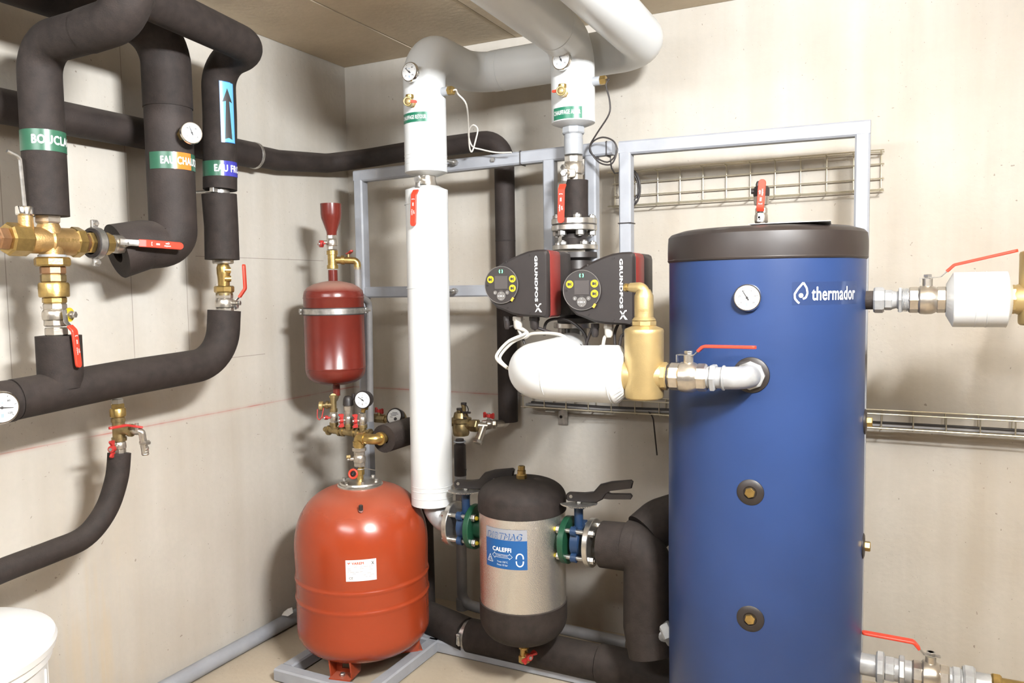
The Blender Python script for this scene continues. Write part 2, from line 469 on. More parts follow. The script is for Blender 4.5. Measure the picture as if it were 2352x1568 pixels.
LOC = {}
def mesh_obj(name, b, mtl, parent=None, angle=32, flat=False):
    L = V(LOC.get(parent.name, (0, 0, 0))) if parent else V((0, 0, 0))
    me = bpy.data.meshes.new(name)
    me.from_pydata([p - L for p in b.v], [], b.f)
    bm = bmesh.new(); bm.from_mesh(me)
    bmesh.ops.recalc_face_normals(bm, faces=bm.faces)
    bm.to_mesh(me); bm.free()
    if not flat:
        me.shade_smooth(); me.set_sharp_from_angle(angle=rad(angle))
    me.materials.append(mtl)
    o = bpy.data.objects.new(name, me)
    COL.objects.link(o)
    if parent: o.parent = parent
    LOC[o.name] = L
    return o
def T(name, label, cat, loc, group=None):
    o = bpy.data.objects.new(name, None)
    o.empty_display_size = 0.05
    o.location = loc
    COL.objects.link(o)
    LOC[o.name] = V(loc)
    o['label'] = label; o['category'] = cat
    if group: o['group'] = group
    return o
def part(name, b, mtl, parent, label=None, angle=32, flat=False):
    o = mesh_obj(name, b, mtl, parent, angle, flat)
    if label: o['label'] = label
    return o
def one(name, b, mtl, label, cat, group=None, angle=32):
    """a thing that is one mesh, its origin at its own middle"""
    c = sum((p for p in b.v), V((0, 0, 0))) / len(b.v)
    for i in range(len(b.v)): b.v[i] = b.v[i] - c
    o = mesh_obj(name, b, mtl, None, angle); o.location = c
    o['label'] = label; o['category'] = cat
    if group: o['group'] = group
    return o

# ---------------------------------------------------------------- lettering
_TXT = {}
def text_geo(body, bold=0.0):
    """outline of a word in a unit box; heavier strokes are stacked copies, each a hair above the last"""
    k = (body, bold)
    if k not in _TXT:
        cu = bpy.data.curves.new('t', 'FONT'); cu.body = body; cu.resolution_u = 3; cu.fill_mode = 'FRONT'
        cu.space_character = 1.0 + 2.2 * max(0.0, bold)
        o = bpy.data.objects.new('t', cu); COL.objects.link(o)
        dg = bpy.context.evaluated_depsgraph_get()
        me = o.evaluated_get(dg).to_mesh()
        v0 = [(v.co.x, v.co.y) for v in me.vertices]; f0 = [tuple(p.vertices) for p in me.polygons]
        o.evaluated_get(dg).to_mesh_clear()
        bpy.data.objects.remove(o); bpy.data.curves.remove(cu)
        vs, fs = [], []
        sh = [(0, 0)] if bold <= 0.005 else [(-1, 0), (1, 0), (0, -0.8), (0, 0.8)]
        for j, (dx, dy) in enumerate(sh):
            n = len(vs)
            vs += [(x + dx * bold, y + dy * bold, j) for x, y in v0]; fs += [tuple(i + n for i in f) for f in f0]
        x0 = min(v[0] for v in vs); x1 = max(v[0] for v in vs); y0 = min(v[1] for v in vs); y1 = max(v[1] for v in vs)
        _TXT[k] = ([((x - x0) / (x1 - x0), (y - y0) / (y1 - y0), j) for x, y, j in vs], fs, (x1 - x0) / (y1 - y0))
    return _TXT[k]
def text_flat(b, body, o, u, v, h, w_=None, bold=0.03, center=True):
    """lettering h tall (w_ wide) in the plane of u, v; o is its middle (or lower left)"""
    vs, fs, asp = text_geo(body, bold)
    w_ = w_ or asp * h
    o, u, v = V(o), V(u), V(v)
    n = u.cross(v).normalized() * 4e-5
    if center: o = o - u * (w_ / 2) - v * (h / 2)
    return b.add([o + u * (x * w_) + v * (y * h) + n * j for x, y, j in vs], fs)
def wrap2d(b, vs, fs, cx, cy, r, a0, z0, step=0.006):
    """wrap a flat drawing (metres) round an upright cylinder, starting at angle a0 and height z0"""
    bm = bmesh.new()
    bv = [bm.verts.new((p[0], p[1], p[2] if len(p) > 2 else 0)) for p in vs]
    for f in fs:
        try: bm.faces.new([bv[i] for i in f])
        except ValueError: pass
    x0 = min(p[0] for p in vs); x1 = max(p[0] for p in vs)
    k = x0 + step
    while k < x1:
        bmesh.ops.bisect_plane(bm, geom=bm.verts[:] + bm.edges[:] + bm.faces[:], plane_co=(k, 0, 0), plane_no=(1, 0, 0), dist=1e-6)
        k += step
    bm.verts.index_update()
    out = [(cx + cos(a0 + p.co.x / r) * (r + p.co.z * 4e-5), cy + sin(a0 + p.co.x / r) * (r + p.co.z * 4e-5), z0 + p.co.y) for p in bm.verts]
    b.add(out, [tuple(q.index for q in f.verts) for f in bm.faces])
    bm.free()
    return b
def text_wrap(b, body, cx, cy, r, a0, z0, h, w_=None, bold=0.03):
    vs, fs, asp = text_geo(body, bold); w_ = w_ or asp * h
    return wrap2d(b, [(x * w_, y * h, j) for x, y, j in vs], fs, cx, cy, r, a0, z0, max(0.004, r * 0.08))
def rect2d(x0, y0, x1, y1): return [(x0, y0), (x1, y0), (x1, y1), (x0, y1)]
def facing(cx, cy): return atan2(CAM_LOC.y - cy, CAM_LOC.x - cx)
X3, Y3, Z3 = V((1, 0, 0)), V((0, 1, 0)), V((0, 0, 1))

# ---------------------------------------------------------------- room
H = 2.57
RX, RY = 5.6, -5.6
def slab_box(name, lo, hi, mtl):
    c = [(a + b_) / 2 for a, b_ in zip(lo, hi)]; s = [b_ - a for a, b_ in zip(lo, hi)]
    o = mesh_obj(name, B().box(c, s), mtl, None, flat=True); o['kind'] = 'structure'
    return o
slab_box('floor', (-0.2, RY, -0.15), (RX, 0.2, 0), FLOOR)
slab_box('wall_left', (-0.2, RY, 0), (0, 0.0, H + 0.2), CW_L)
slab_box('wall_back', (-0.2, 0, 0), (RX, 0.2, H + 0.2), CW_B)
slab_box('wall_right', (RX, RY, 0), (RX + 0.2, 0.2, H + 0.2), CW_O)
slab_box('wall_front', (-0.2, RY - 0.2, 0), (RX + 0.2, RY, H + 0.2), CW_O)
ceil = slab_box('ceiling', (-0.2, RY, H + 0.012), (RX, 0.2, H + 0.2), CEIL)
xs = [0.0, 0.457, 0.931, 1.405, 1.879, 2.353, 2.827, 3.301, 3.775, 4.249, 4.723, 5.197, RX]
for i in range(len(xs) - 1):
    q = 0.0025
    hh = H + (0.0, 0.003, 0.001)[i % 3]
    part('ceiling_slab', B().prism((xs[i] + q, RY, hh), X3, Y3, Z3, [(0, 0), (xs[i + 1] - xs[i] - 2 * q, 0), (xs[i + 1] - xs[i] - 2 * q, -RY), (0, -RY)], 0.014, 0.003), CEIL, ceil, flat=True)

# ---------------------------------------------------------------- shared builders
def circ(r, n=24): return [(r * cos(2 * pi * k / n), r * sin(2 * pi * k / n)) for k in range(n)]

def gauge(label, c, n, r, ang, stem=None, case=0.022, black=False, nums=(), group=None, smat=None, up=Z3, stem_r=0.008):
    c, n = V(c), V(n).normalized()
    u = V(up).cross(n).normalized(); v = n.cross(u).normalized()
    t = T('dial_gauge', label, 'gauge', c - n * case, group)
    part('case', B().lathe(c - n * case, n, [(0, r * 0.55), (0.001, r * 0.9), (case - 0.004, r * 0.97), (case, r * 0.97)], 40), BLACK if black else CHROME, t)
    part('bezel', B().lathe(c - n * 0.008, n, [(0, r * 0.97), (0.001, r * 1.02), (0.007, r * 1.02), (0.011, r * 0.97), (0.011, r * 0.9), (0.006, r * 0.88)], 40, cap=False), BLACK if black else CHROME, t)
    part('dial_face', B().lathe(c - n * 0.003, n, [(0, r * 0.9), (0.006, r * 0.9)], 40), FACE, t)
    o = c + n * 0.0035
    def dirn(a): return u * sin(rad(a)) + v * cos(rad(a))
    d = dirn(ang); p = d.cross(n)
    nb = B().prism(o - d * r * 0.22, p, d, n, [(-r * 0.05, 0), (r * 0.05, 0), (r * 0.04, r * 0.2), (r * 0.015, r * 0.85), (-r * 0.015, r * 0.85), (-r * 0.04, r * 0.2)], 0.001)
    nb.lathe(o, n, [(0, r * 0.09), (0.002, r * 0.07)], 16)
    part('needle', nb, INK, t)
    sb = B()
    for k in range(26):
        a = -130 + 260 * k / 25; e = dirn(a); q = e.cross(n)
        big = k % 5 == 0; r0 = r * (0.7 if big else 0.76); wd = r * (0.016 if big else 0.008)
        sb.add([o + e * r0 - q * wd, o + e * r0 + q * wd, o + e * r * 0.82 + q * wd, o + e * r * 0.82 - q * wd], [(0, 1, 2, 3)])
    for k, s_ in enumerate(nums):
        a = -130 + 260 * k / (len(nums) - 1)
        text_flat(sb, s_, o + dirn(a) * r * 0.56, u, v, r * 0.13)
    part('scale_marks', sb, INK, t, flat=True)
    if nums:
        part('unit_mark', text_flat(text_flat(B(), 'bar' if black else '°C', o + v * r * 0.3, u, v, r * 0.12), '||', o - v * r * 0.5, u, v, r * 0.24), BINK if not black else INK, t, flat=True)
    if stem is not None:
        s0 = V(stem); d = (c - n * case - s0); Ls = d.length; d.normalize()
        part('stem', B().cyl(s0, c - n * case + d * 0.004, stem_r, seg=16), smat or CHROME, t)
        part('stem_nut', B().hexa(s0 + d * Ls * 0.25, s0 + d * Ls * 0.62, stem_r * 1.9), smat or BRASS, t)
    return t

def valve_body(b, c, a, L_, R):
    c, a = V(c), V(a).normalized()
    b.hexa(c - a * L_ / 2, c - a * L_ * 0.2, R * 0.96, sides=8)
    b.lathe(c - a * L_ * 0.26, a, [(0, R * 0.86), (L_ * 0.07, R * 1.03), (L_ * 0.2, R * 1.07), (L_ * 0.38, R * 1.05), (L_ * 0.46, R * 0.96), (L_ * 0.52, R * 0.86)], 28)
    b.hexa(c + a * L_ * 0.22, c + a * L_ / 2, R * 0.96, sides=8)
    return b

def lever(t, o, e, s, length, rise, wd=0.02, split=0.3, tilt=0.0, printed=True, gm=None, back=0.014):
    """steel strap on the stem with a red dipped grip"""
    o, e, s = V(o), V(e).normalized(), V(s).normalized()
    side = s.cross(e)
    p0, p1 = o - e * back, o + e * length * split * 0.45
    p2 = o + e * length * split + s * rise
    p3 = o + e * length + s * (rise + tilt)
    mid = p1 + (p2 - p1) * 0.45
    st = B().strip([p0, p1, p1 + (p2 - p1) * 0.6], side, wd * 0.82, 0.003, r_end=False)
    part('lever_strap', st, STEEL, t)
    g = part('lever_grip', B().strip([mid, p2, p3], side, wd, 0.0075, bend=0.012), gm or RED, t, 'red grip')
    if printed:
        d = (p3 - p2).normalized(); nn = side.cross(d); nn = nn if nn.dot(s) > 0 else -nn
        q = p2 + (p3 - p2) * 0.62 + nn * 0.0042
        tb = text_flat(B(), 'mD', q - side.cross(nn) * 0 + nn.cross(d) * wd * 0.2, d, nn.cross(d), wd * 0.26)
        text_flat(tb, 'expert', q - nn.cross(d) * wd * 0.18, d, nn.cross(d), wd * 0.26)
        text_flat(tb, '[', p2 + (p3 - p2) * 0.16 + nn * 0.0042, d, nn.cross(d), wd * 0.5)
        text_flat(tb, 'EEE', p2 + (p3 - p2) * 0.34 + nn * 0.0042, d, nn.cross(d), wd * 0.24, bold=0.06)
        part('lever_print', tb, PAPER, g, flat=True)

def ball_valve(label, c, a, s, L_, R, e=None, length=0.1, rise=0.02, mtl=None, group=None, wd=0.02, tilt=0.0, stem_h=1.55, printed=True, split=0.3, cat='valve', tag=None):
    c, a, s = V(c), V(a).normalized(), V(s).normalized()
    t = T('ball_valve', label, cat, c, group)
    part('body', valve_body(B(), c, a, L_, R), mtl or NICKEL, t)
    h = R * stem_h
    part('stem', B().cyl(c + s * R * 0.7, c + s * h, R * 0.34, seg=18).cyl(c + s * h, c + s * (h + 0.012), R * 0.18, seg=12), mtl or NICKEL, t)
    part('stem_nut', B().hexa(c + s * (h + 0.004), c + s * (h + 0.012), R * 0.3), STEEL, t)
    if tag: part('tag', B().lathe(c + s * (h - 0.008), s, [(0, R * 0.62), (0.002, R * 0.62)], 28), tag, t, 'yellow disc')
    if e is not None: lever(t, c + s * (h + 0.002), e, s, length, rise, wd, split, tilt, printed)
    return t

def wing_handle(t, o, s, e, w_, mtl=None, name='handle'):
    """small two-winged handle on stem axis s, wings along e"""
    o, s, e = V(o), V(s).normalized(), V(e).normalized()
    n = s.cross(e)
    b = B().cyl(o - s * 0.004, o + s * 0.009, w_ * 0.2, seg=14)
    pts = [(0, -0.10), (0.2, -0.13), (0.45, -0.2), (0.5, -0.1), (0.5, 0.25), (0.42, 0.32), (0.18, 0.08), (-0.18, 0.08), (-0.42, 0.32), (-0.5, 0.25), (-0.5, -0.1), (-0.45, -0.2), (-0.2, -0.13)]
    b.prism(o - n * w_ * 0.07, e, s, n, [(x * w_, y * w_ * 0.8) for x, y in pts], w_ * 0.14)
    part(name, b, mtl or RED2, t)
    part('screw', B().cyl(o + s * 0.009, o + s * 0.013, w_ * 0.1, seg=10), STEEL, t)

def pleat_cone(p, q, r0, r1, n=30, amp=0.05):
    amp = amp * 3
    """wrapped jacket end, pleated from r0 down to r1"""
    p, q = V(p), V(q); h = (q - p).length
    return B().lathe(p, q - p, [(0, r0), (h * 0.12, r0 * 0.985), (h, r1)], n * 2, cap=True, mod=lambda j, k: 1 + (amp if (k % 2 and j > 1) else 0))

def seam(t, c, d, r, w_=0.004, mtl=None, name='seam'):
    part(name, B().lathe(V(c) - V(d).normalized() * w_ / 2, d, [(0, r * 1.0), (w_ * 0.3, r * 1.012), (w_ * 0.7, r * 1.012), (w_, r * 1.0)], 40, cap=False), mtl or WHITE2, t)

def bolts(t, c, d, R, n, r, h, a0=0.0, name='bolt', mtl=None, out=0.004):
    c, d = V(c), V(d).normalized(); u, w_ = perp(d)
    for k in range(n):
        a = a0 + 2 * pi * k / n; o = c + (u * cos(a) + w_ * sin(a)) * R
        part(name, B().hexa(o, o + d * h, r).cyl(o + d * h, o + d * (h + out), r * 0.5, seg=10), mtl or STEEL, t)

# ================================================================ left wall pipework
XL = 0.28
# --- loop return pipe (BOUCLAGE)
by = -1.713
t = T('insulated_pipe', 'black foam insulated pipe with green label BOUCLAGE, its elbow turning up near the ceiling', 'pipe', (XL, by, 1.712))
part('insulation', B().tube([(XL, by, 1.712), (XL, by, 2.185), (0.50, by, 2.19)], 0.0562, 32, 0.085, hollow=0.028), FOAM, t)
part('elbow_insulation', B().tube([(0.49, by, 2.19), (0.668, by, 2.20), (0.672, by, 2.568)], 0.058, 32, 0.10), FOAM, t)
f = facing(XL, by)
lab = part('pipe_label', B().patch(XL, by, 0.0567, f - 1.5, f + 1.9, 1.887, 1.945), LGREEN, t, 'green label reading BOUCLAGE')
zc = 1.917
part('lettering', text_wrap(B(), 'BOUCLAGE', XL, by, 0.0578, f - 0.52, zc - 0.0125, 0.0255, 0.138, 0.045), PAPER, lab, flat=True)

# --- hot water pipe (EAU CHAUDE)
ey = -1.285
t = T('insulated_pipe', 'thick black foam pipe labelled EAU CHAUDE, bent at the bottom to an open end', 'pipe', (XL, ey, 1.64))
zs = 2.093
part('upper_insulation', B().tube([(XL, ey, zs), (XL, ey, 2.35), (0.307, -3.6, 2.35)], 0.0770, 32, 0.12), FOAM, t)
part('lower_insulation', B().tube([(0.225, -1.458, 1.623), (0.25, -1.378, 1.646), (XL, ey, 1.650), (XL, ey, 1.80), (XL, ey, zs + 0.002)], 0.0745, 36, [0.05, 0.10, 0], hollow=0.036, hdepth=0.12,
     rf=lambda k: 1 + 0.16 * max(0, 1 - k * 4.0)), FOAM2, t)
f = facing(XL, ey)
z0, z1 = 1.889, 1.943
lab = part('pipe_label', B().patch(XL, ey, 0.0750, f - 0.95, f + 0.12, z0, z1), LGREEN, t, 'green label with an orange block reading EAU CHAUDE')
part('label_block', B().patch(XL, ey, 0.0750, f + 0.12, f + 0.95, z0, z1), LORANGE, lab, 'orange block')
part('label_end', B().patch(XL, ey, 0.0750, f + 0.95, f + 1.7, z0, z1), LGREEN, lab)
part('lettering', text_wrap(B(), 'EAU CHAUDE', XL, ey, 0.0766, f - 0.40, (z0 + z1) / 2 - 0.0125, 0.0255, 0.146, 0.045), PAPER, lab, flat=True)
g = (0.405, -1.305, 1.999)
gauge('round thermometer on a brass stem screwed into the EAU CHAUDE pipe', g, (0.93, -0.36, 0.03), 0.0345, -20, stem=(0.335, -1.292, 2), case=0.016, smat=BRASS, nums=('0', '40', '80', '120'), stem_r=0.011)

# --- cold water pipe (EAU FROIDE)
fy = -1.066
t = T('insulated_pipe', 'black foam insulated pipe with blue arrow sticker and label EAU FROIDE', 'pipe', (XL, fy, 1.83))
zb = 1.851
part('insulation', B().tube([(XL, fy - 0.012, zb), (XL, fy, zb + 0.25), (XL, fy, 2.29), (0.45, fy, 2.318), (0.63, -2.5, 2.345)], 0.0575, 32, [0, 0.10, 0.085], hollow=0.028), FOAM, t)
f = facing(XL, fy)
z0, z1 = 1.894, 1.946
lab = part('pipe_label', B().patch(XL, fy - 0.009, 0.0580, f - 1.35, f + 0.22, z0, z1), LGREEN, t, 'green and blue label reading EAU FROIDE')
part('label_block', B().patch(XL, fy - 0.009, 0.0580, f + 0.22, f + 1.6, z0, z1), LBLUE, lab, 'blue block')
part('lettering', text_wrap(B(), 'EAU FROIDE', XL, fy - 0.009, 0.0596, f - 0.32, (z0 + z1) / 2 - 0.0125, 0.0255, 0.146, 0.045), PAPER, lab, flat=True)
z0, z1 = 2.009, 2.219
lab = part('arrow_sticker', B().patch(XL, fy - 0.002, 0.0580, f + 0.05, f + 0.98, z0, z1), LSKY, t, 'light blue sticker with a black arrow pointing up')
hz = z1 - z0; wv = 0.93 * 0.0585; m2 = wv / 2
av = [(m2 - 0.0135, 0.012), (m2, 0.017), (m2 + 0.0135, 0.012), (m2 + 0.0062, hz * 0.68), (m2 + 0.0185, hz * 0.66), (m2, hz * 0.89), (m2 - 0.0185, hz * 0.66), (m2 - 0.0062, hz * 0.68)]
bb = wrap2d(B(), av, [(0, 1, 2, 3, 7), (3, 4, 5, 6, 7)], XL, fy - 0.002, 0.0592, f + 0.05, z0)
part('arrow', bb, INK, lab, flat=True)
bb = B()
for q in (rect2d(0, 0, wv, 0.002), rect2d(0, hz - 0.002, wv, hz), rect2d(0, 0, 0.0015, hz), rect2d(wv - 0.0015, 0, wv, hz)):
    wrap2d(bb, q, [(0, 1, 2, 3)], XL, fy - 0.002, 0.0592, f + 0.05, z0)
part('border', bb, STBLUE, lab, flat=True)

t = T('pipe_clamp', 'zinc pipe clamp on a rod to the wall below label EAU FROIDE', 'clamp', (XL, -1.08, zb - 0.015))
cz = 1.847
part('clamp_ring', B().band((XL, -1.08, cz - 0.009), Z3, 0.026, 0.034, 0.018, 32), STEEL, t)
part('pipe', B().cyl((XL, -1.08, cz - 0.03), (XL, -1.08, cz + 0.03), 0.026), STEEL, t)
part('clamp_ear', B().box((XL + 0.012, -1.118, cz), (0.02, 0.022, 0.02), 0.002), STEEL, t)
part('rod', B().cyl((XL - 0.03, -1.09, cz), (0.0, -1.12, cz), 0.005, seg=10), STEEL, t)

zt, z2 = 1.835, 1.605
one('insulation_sleeve', B().tube([(XL, -1.081, z2), (XL, -1.079, (zt + z2) / 2), (XL, -1.083, zt)], 0.0588, 32, hollow=0.030, rf=lambda k: 1 + 0.02 * sin(k * 9)), FOAM,
    'short black foam sleeve between the zinc clamp and the brass check valve', 'insulation')
vy = -1.078
# column below: check valve, coupling nut, ball valve
t = T('check_valve', 'slim brass check valve with side plugs under the short foam sleeve', 'valve', (XL, vy, 1.514))
part('nut', B().hexa((XL, vy, 1.59), (XL, vy, z2 + 0.002), 0.036, sides=8), NICKEL, t, 'nickel nut')
b = B().lathe((XL, vy, 1.511), Z3, [(0, 0.020), (0.03, 0.021), (0.045, 0.023), (0.066, 0.0235), (0.072, 0.021), (0.078, 0.019)], 24)
part('body', b, BRASS, t)
part('plug', B().cyl((XL + 0.012, vy - 0.008, 1.567), (XL + 0.024, vy + 0.010, 1.567), 0.011, seg=14), BRASS, t)
part('plug', B().cyl((XL + 0.012, vy - 0.008, 1.537), (XL + 0.024, vy + 0.010, 1.537), 0.011, seg=14), BRASS, t)
part('union_nut', B().hexa((XL, vy, 1.488), (XL, vy, 1.512), 0.0345, sides=8), BRASS, t)
part('collar', B().cyl((XL, vy, 1.478), (XL, vy, 1.489), 0.029), DBRASS, t)
c = V((XL, vy, 1.45))
sd = V((0.93, 0.30, 0)).normalized()
t = ball_valve('nickel ball valve with upright red lever above the foam elbow at left wall', c, Z3, sd, 0.074, 0.031, group=None)
o = V((0.315, -1.063, 1.439))
part('lever_strap', B().strip([o - Z3 * 0.012, o + Z3 * 0.016, o + V((0.014, 0.022, 0.045))], V((0.30, -0.93, 0)), 0.016, 0.003, r_end=False), STEEL, t)
part('lever_hub', B().hexa(o - sd * 0.004, o + sd * 0.01, 0.010), STEEL, t)
g = part('lever_grip', B().strip([o + V((0.008, 0.014, 0.032)), o + V((0.019, 0.032, 0.062)), o + V((0.019, 0.030, 0.14))], V((0.42, -0.9, 0)), 0.0195, 0.008, bend=0.012), RED, t, 'red grip')

# --- lower loop: horizontal run with elbow and tee
t = T('insulated_pipe', 'black foam insulated pipe running along the left wall with a tee and an upturned elbow', 'pipe', (XL, -1.5, 1.22))
zt = 1.424
zl, zr = 1.203, 1.246
part('insulation', B().tube([(XL, -1.838, zl + 0.002), (XL, -1.5, 1.226), (XL, -1.10, zr - 0.004), (XL + 0.004, -1.085, zt)], 0.0565, 36, [0, 0.135], hollow=0.033, n=14), FOAM, t)
part('tee_insulation', B().tube([(XL, -1.700, 1.222), (XL, -1.700, 1.372)], 0.0595, 32, hollow=0.032), FOAM, t)
part('end_insulation', B().tube([(XL, -1.845, zl), (XL, -2.6, zl - 0.012)], 0.0575, 32), FOAM, t)
part('joint_ring', B().tube([(XL, -1.837, zl + 0.001), (XL, -1.849, zl)], 0.053, 32), FOAMCUT, t)
gauge('round thermometer at the left edge of the picture on the low foam pipe', (0.375, -1.925, 1.201), (1, -0.2, 0), 0.042, 95, stem=(XL + 0.05, -1.905, 1.20), nums=('0', '40', '80', '120'), case=0.02)

# --- mixing valve and its line (runs along the wall)
zv = 1.642
t = T('mixing_valve', 'cast bronze thermostatic mixing valve with hex union nuts on both ends', 'valve', (XL, -1.71, zv))
ya, yb = -1.778, -1.644
b = B().lathe((XL, ya, zv), Y3, [(0, 0.034), (0.01, 0.037), ((yb - ya) * 0.42, 0.0375), ((yb - ya) * 0.46, 0.041), ((yb - ya) * 0.5, 0.038), (yb - ya, 0.040)], 32)
b.lathe((XL, -1.708, zv - 0.052), Z3, [(0, 0.033), (0.01, 0.030), (0.03, 0.034), (0.06, 0.034)], 28)
b.lathe((XL, -1.712, zv + 0.02), Z3, [(0, 0.034), (0.02, 0.030), (0.028, 0.027)], 28)
part('body', b, BRONZE, t)
part('union_nut', B().hexa((XL, -1.832, zv), (XL, ya + 0.004, zv), 0.0455, sides=8), BRASS, t)
part('union_nut', B().hexa((XL, -1.648, zv), (XL, -1.616, zv), 0.0445, sides=8), BRASS, t)
part('hex_fitting', B().hexa((XL, -1.859, zv), (XL, -1.83, zv), 0.032).cyl((XL, -1.864, zv), (XL, -1.858, zv), 0.026), COPPER, t)
part('hex_fitting', B().hexa((XL, -1.914, zv), (XL, -1.866, zv), 0.032), BRASS, t)
part('pipe', B().cyl((XL, -2.6, zv), (XL, -1.892, zv), 0.022), COPPER, t)
cb = V((XL + 0.008, -1.781, zv + 0.02))
part('control_neck', B().lathe(cb, Z3, [(0, 0.020), (0.03, 0.0185), (0.048, 0.0185)], 24), BRONZE, t)
part('control_cap', B().lathe(cb + Z3 * 0.046, Z3, [(0, 0.0215), (0.003, 0.0235), (0.021, 0.0235), (0.024, 0.022)], 28), CHROME, t, 'silver cap')
eb = B()
text_flat(eb, 'REGUMAT', (XL + 0.0395, -1.672, zv + 0.002), Y3, Z3, 0.011, bold=0.01)
part('cast_lettering', eb, BRASS, t, flat=True)
kb = cb + Z3 * 0.068
one('hex_key', B().tube([kb, kb + V((0, -0.006, 0.135)), kb + V((0, -0.040, 0.147))], 0.0052, 6, 0.014), STEEL, 'bent steel hex key standing in the silver valve cap', 'tool')
t = T('pipe_coupling', 'nickel hex nut joining pipe BOUCLAGE to the bronze mixing valve', 'fitting', (XL, -1.713, zv + 0.045))
part('nut', B().hexa((XL, -1.713, 1.691), (XL, -1.713, 1.716), 0.035), NICKEL, t)
part('neck', B().cyl((XL, -1.713, zv + 0.03), (XL, -1.713, 1.692), 0.027), DBRASS, t)
# right of the mixing valve: reducer, rubber-lined clamp, valve
t = T('pipe_coupling', 'brass reducer and hex fitting between mixing valve and rubber lined clamp', 'fitting', (XL, -1.585, zv))
y1, y2 = -1.617, -1.58
part('reducer', B().lathe((XL, y1, zv), Y3, [(0, 0.033), ((y2 - y1) * 0.45, 0.028), ((y2 - y1) * 0.5, 0.027)], 28), COPPER, t)
part('hex_fitting', B().hexa((XL, y1 + (y2 - y1) * 0.45, zv), (XL, y2 + 0.01, zv), 0.034), BRASS, t)
part('nut', B().hexa((XL, -1.566, zv), (XL, -1.522, zv), 0.034, sides=8), BRASS, t)
part('pipe', B().cyl((XL, y2, zv), (XL, -1.518, zv), 0.025), BRASS, t)
yc = -1.571
t = T('pipe_clamp', 'rubber lined zinc pipe clamp around the brass mixing valve outlet', 'clamp', (XL, yc, zv))
part('rubber_lining', B().band((XL, yc - 0.015, zv), Y3, 0.034, 0.044, 0.03, 40), RUBBER, t)
part('clamp_ring', B().band((XL, yc - 0.010, zv), Y3, 0.043, 0.0475, 0.020, 40), STEEL, t)
for s_ in (1, -1):
    e_ = part('clamp_ear', B().box((XL, yc, zv + s_ * 0.056), (0.012, 0.02, 0.026), 0.002), STEEL, t)
    part('screw', B().hexa((XL + 0.004, yc, zv + s_ * 0.058), (XL + 0.016, yc, zv + s_ * 0.058), 0.007), STEEL, e_)
part('rod', B().cyl((XL - 0.044, yc, zv), (0, yc, zv), 0.006, seg=10), STEEL, t)
yv = -1.495
t = ball_valve('nickel ball valve with red lever lying over the open foam end', (XL, yv, zv), Y3, X3, 0.075, 0.027)
lever(t, V((0.33, -1.508, 1.646)), V((0.22, 1, -0.045)), X3, 0.165, 0.012, wd=0.0235, split=0.34)

# --- stack below the mixing valve down to the tee
sx, sy = XL, -1.706
t = T('pipe_coupling', 'stack of brass unions below the bronze mixing valve', 'fitting', (sx, sy, 1.5))
part('gasket', B().cyl((sx, sy, 1.594), (sx, sy, 1.603), 0.036), PVCL, t, 'pale blue gasket')
part('union_nut', B().hexa((sx, sy, 1.57), (sx, sy, 1.596), 0.047, sides=8), BRASS, t)
part('hex_fitting', B().hexa((sx, sy, 1.547), (sx, sy, 1.571), 0.0335, sides=8), COPPER, t)
part('nipple', B().hexa((sx, sy, 1.524), (sx, sy, 1.549), 0.0335, sides=8), DBRASS, t)
part('collar', B().lathe((sx, sy, 1.482), Z3, [(0, 0.036), (0.003, 0.0395), (0.036, 0.040), (0.042, 0.037)], 32), BRASS, t)
part('nut', B().hexa((sx, sy, 1.465), (sx, sy, 1.483), 0.032, sides=8), BRASS, t)
c = V((sx, sy, 1.432))
t = ball_valve('nickel ball valve with yellow disc and red lever hanging down', c, Z3, (0.93, 0.35, 0), 0.066, 0.0325, tag=YELLOW)
part('end_nut', B().hexa((sx, sy, 1.372), (sx, sy, 1.396), 0.030, sides=8), NICKEL, t)
lever(t, V((0.332, -1.712, 1.433)), V((0.02, 0.06, -1)), V((0.93, 0.37, 0)), 0.14, 0.022, wd=0.0235, split=0.33)

# --- drain branch under the run
tx, ty = XL, -1.523
t = T('drain_tee', 'brass tee and union under the black foam run, feeding the small tap', 'fitting', (tx, ty, 1.03))
part('nut', B().hexa((tx, ty, 1.143), (tx, ty, 1.166), 0.018), NICKEL, t)
part('collar', B().hexa((tx, ty, 1.135), (tx, ty, 1.151), 0.0205), BRASS, t)
part('union', B().lathe((tx, ty, 1.109), Z3, [(0, 0.021), (0.003, 0.0235), (0.024, 0.0235), (0.028, 0.021)], 24), BRASS, t)
b = B().cyl((tx, ty, 1.034), (tx, ty, 1.11), 0.0185)
b.cyl((tx, ty, 1.094), (tx, ty, 1.105), 0.021).cyl((tx, ty, 1.034), (tx, ty, 1.045), 0.022)
tz = 1.068
b.cyl((tx, ty, tz), (tx + 0.045, ty + 0.012, tz), 0.016).cyl((tx + 0.036, ty + 0.010, tz), (tx + 0.045, ty + 0.012, tz), 0.020)
part('body', b, DBRASS, t)
t = T('drain_tap', 'small nickel bib tap with red lever and hose nozzle, pointing down', 'tap', (tx + 0.05, ty, tz))
d_ = V((0.45, 0.80, -0.22)).normalized()
a0 = V((tx + 0.043, ty + 0.012, tz))
a1 = V((0.36, -1.51, 1.062)); a2 = V((0.36, -1.495, 0.9938))
part('spout', B().tube([a0, a0 + (a1 - a0) * 0.55, a1 + V((0, 0.006, 0.004)), a2], 0.0105, 18, 0.02), NICKEL, t)
part('flange_ring', B().hexa(a2 + V((0, 0, 0.030)), a2 + V((0, 0, 0.040)), 0.0175), NICKEL, t)
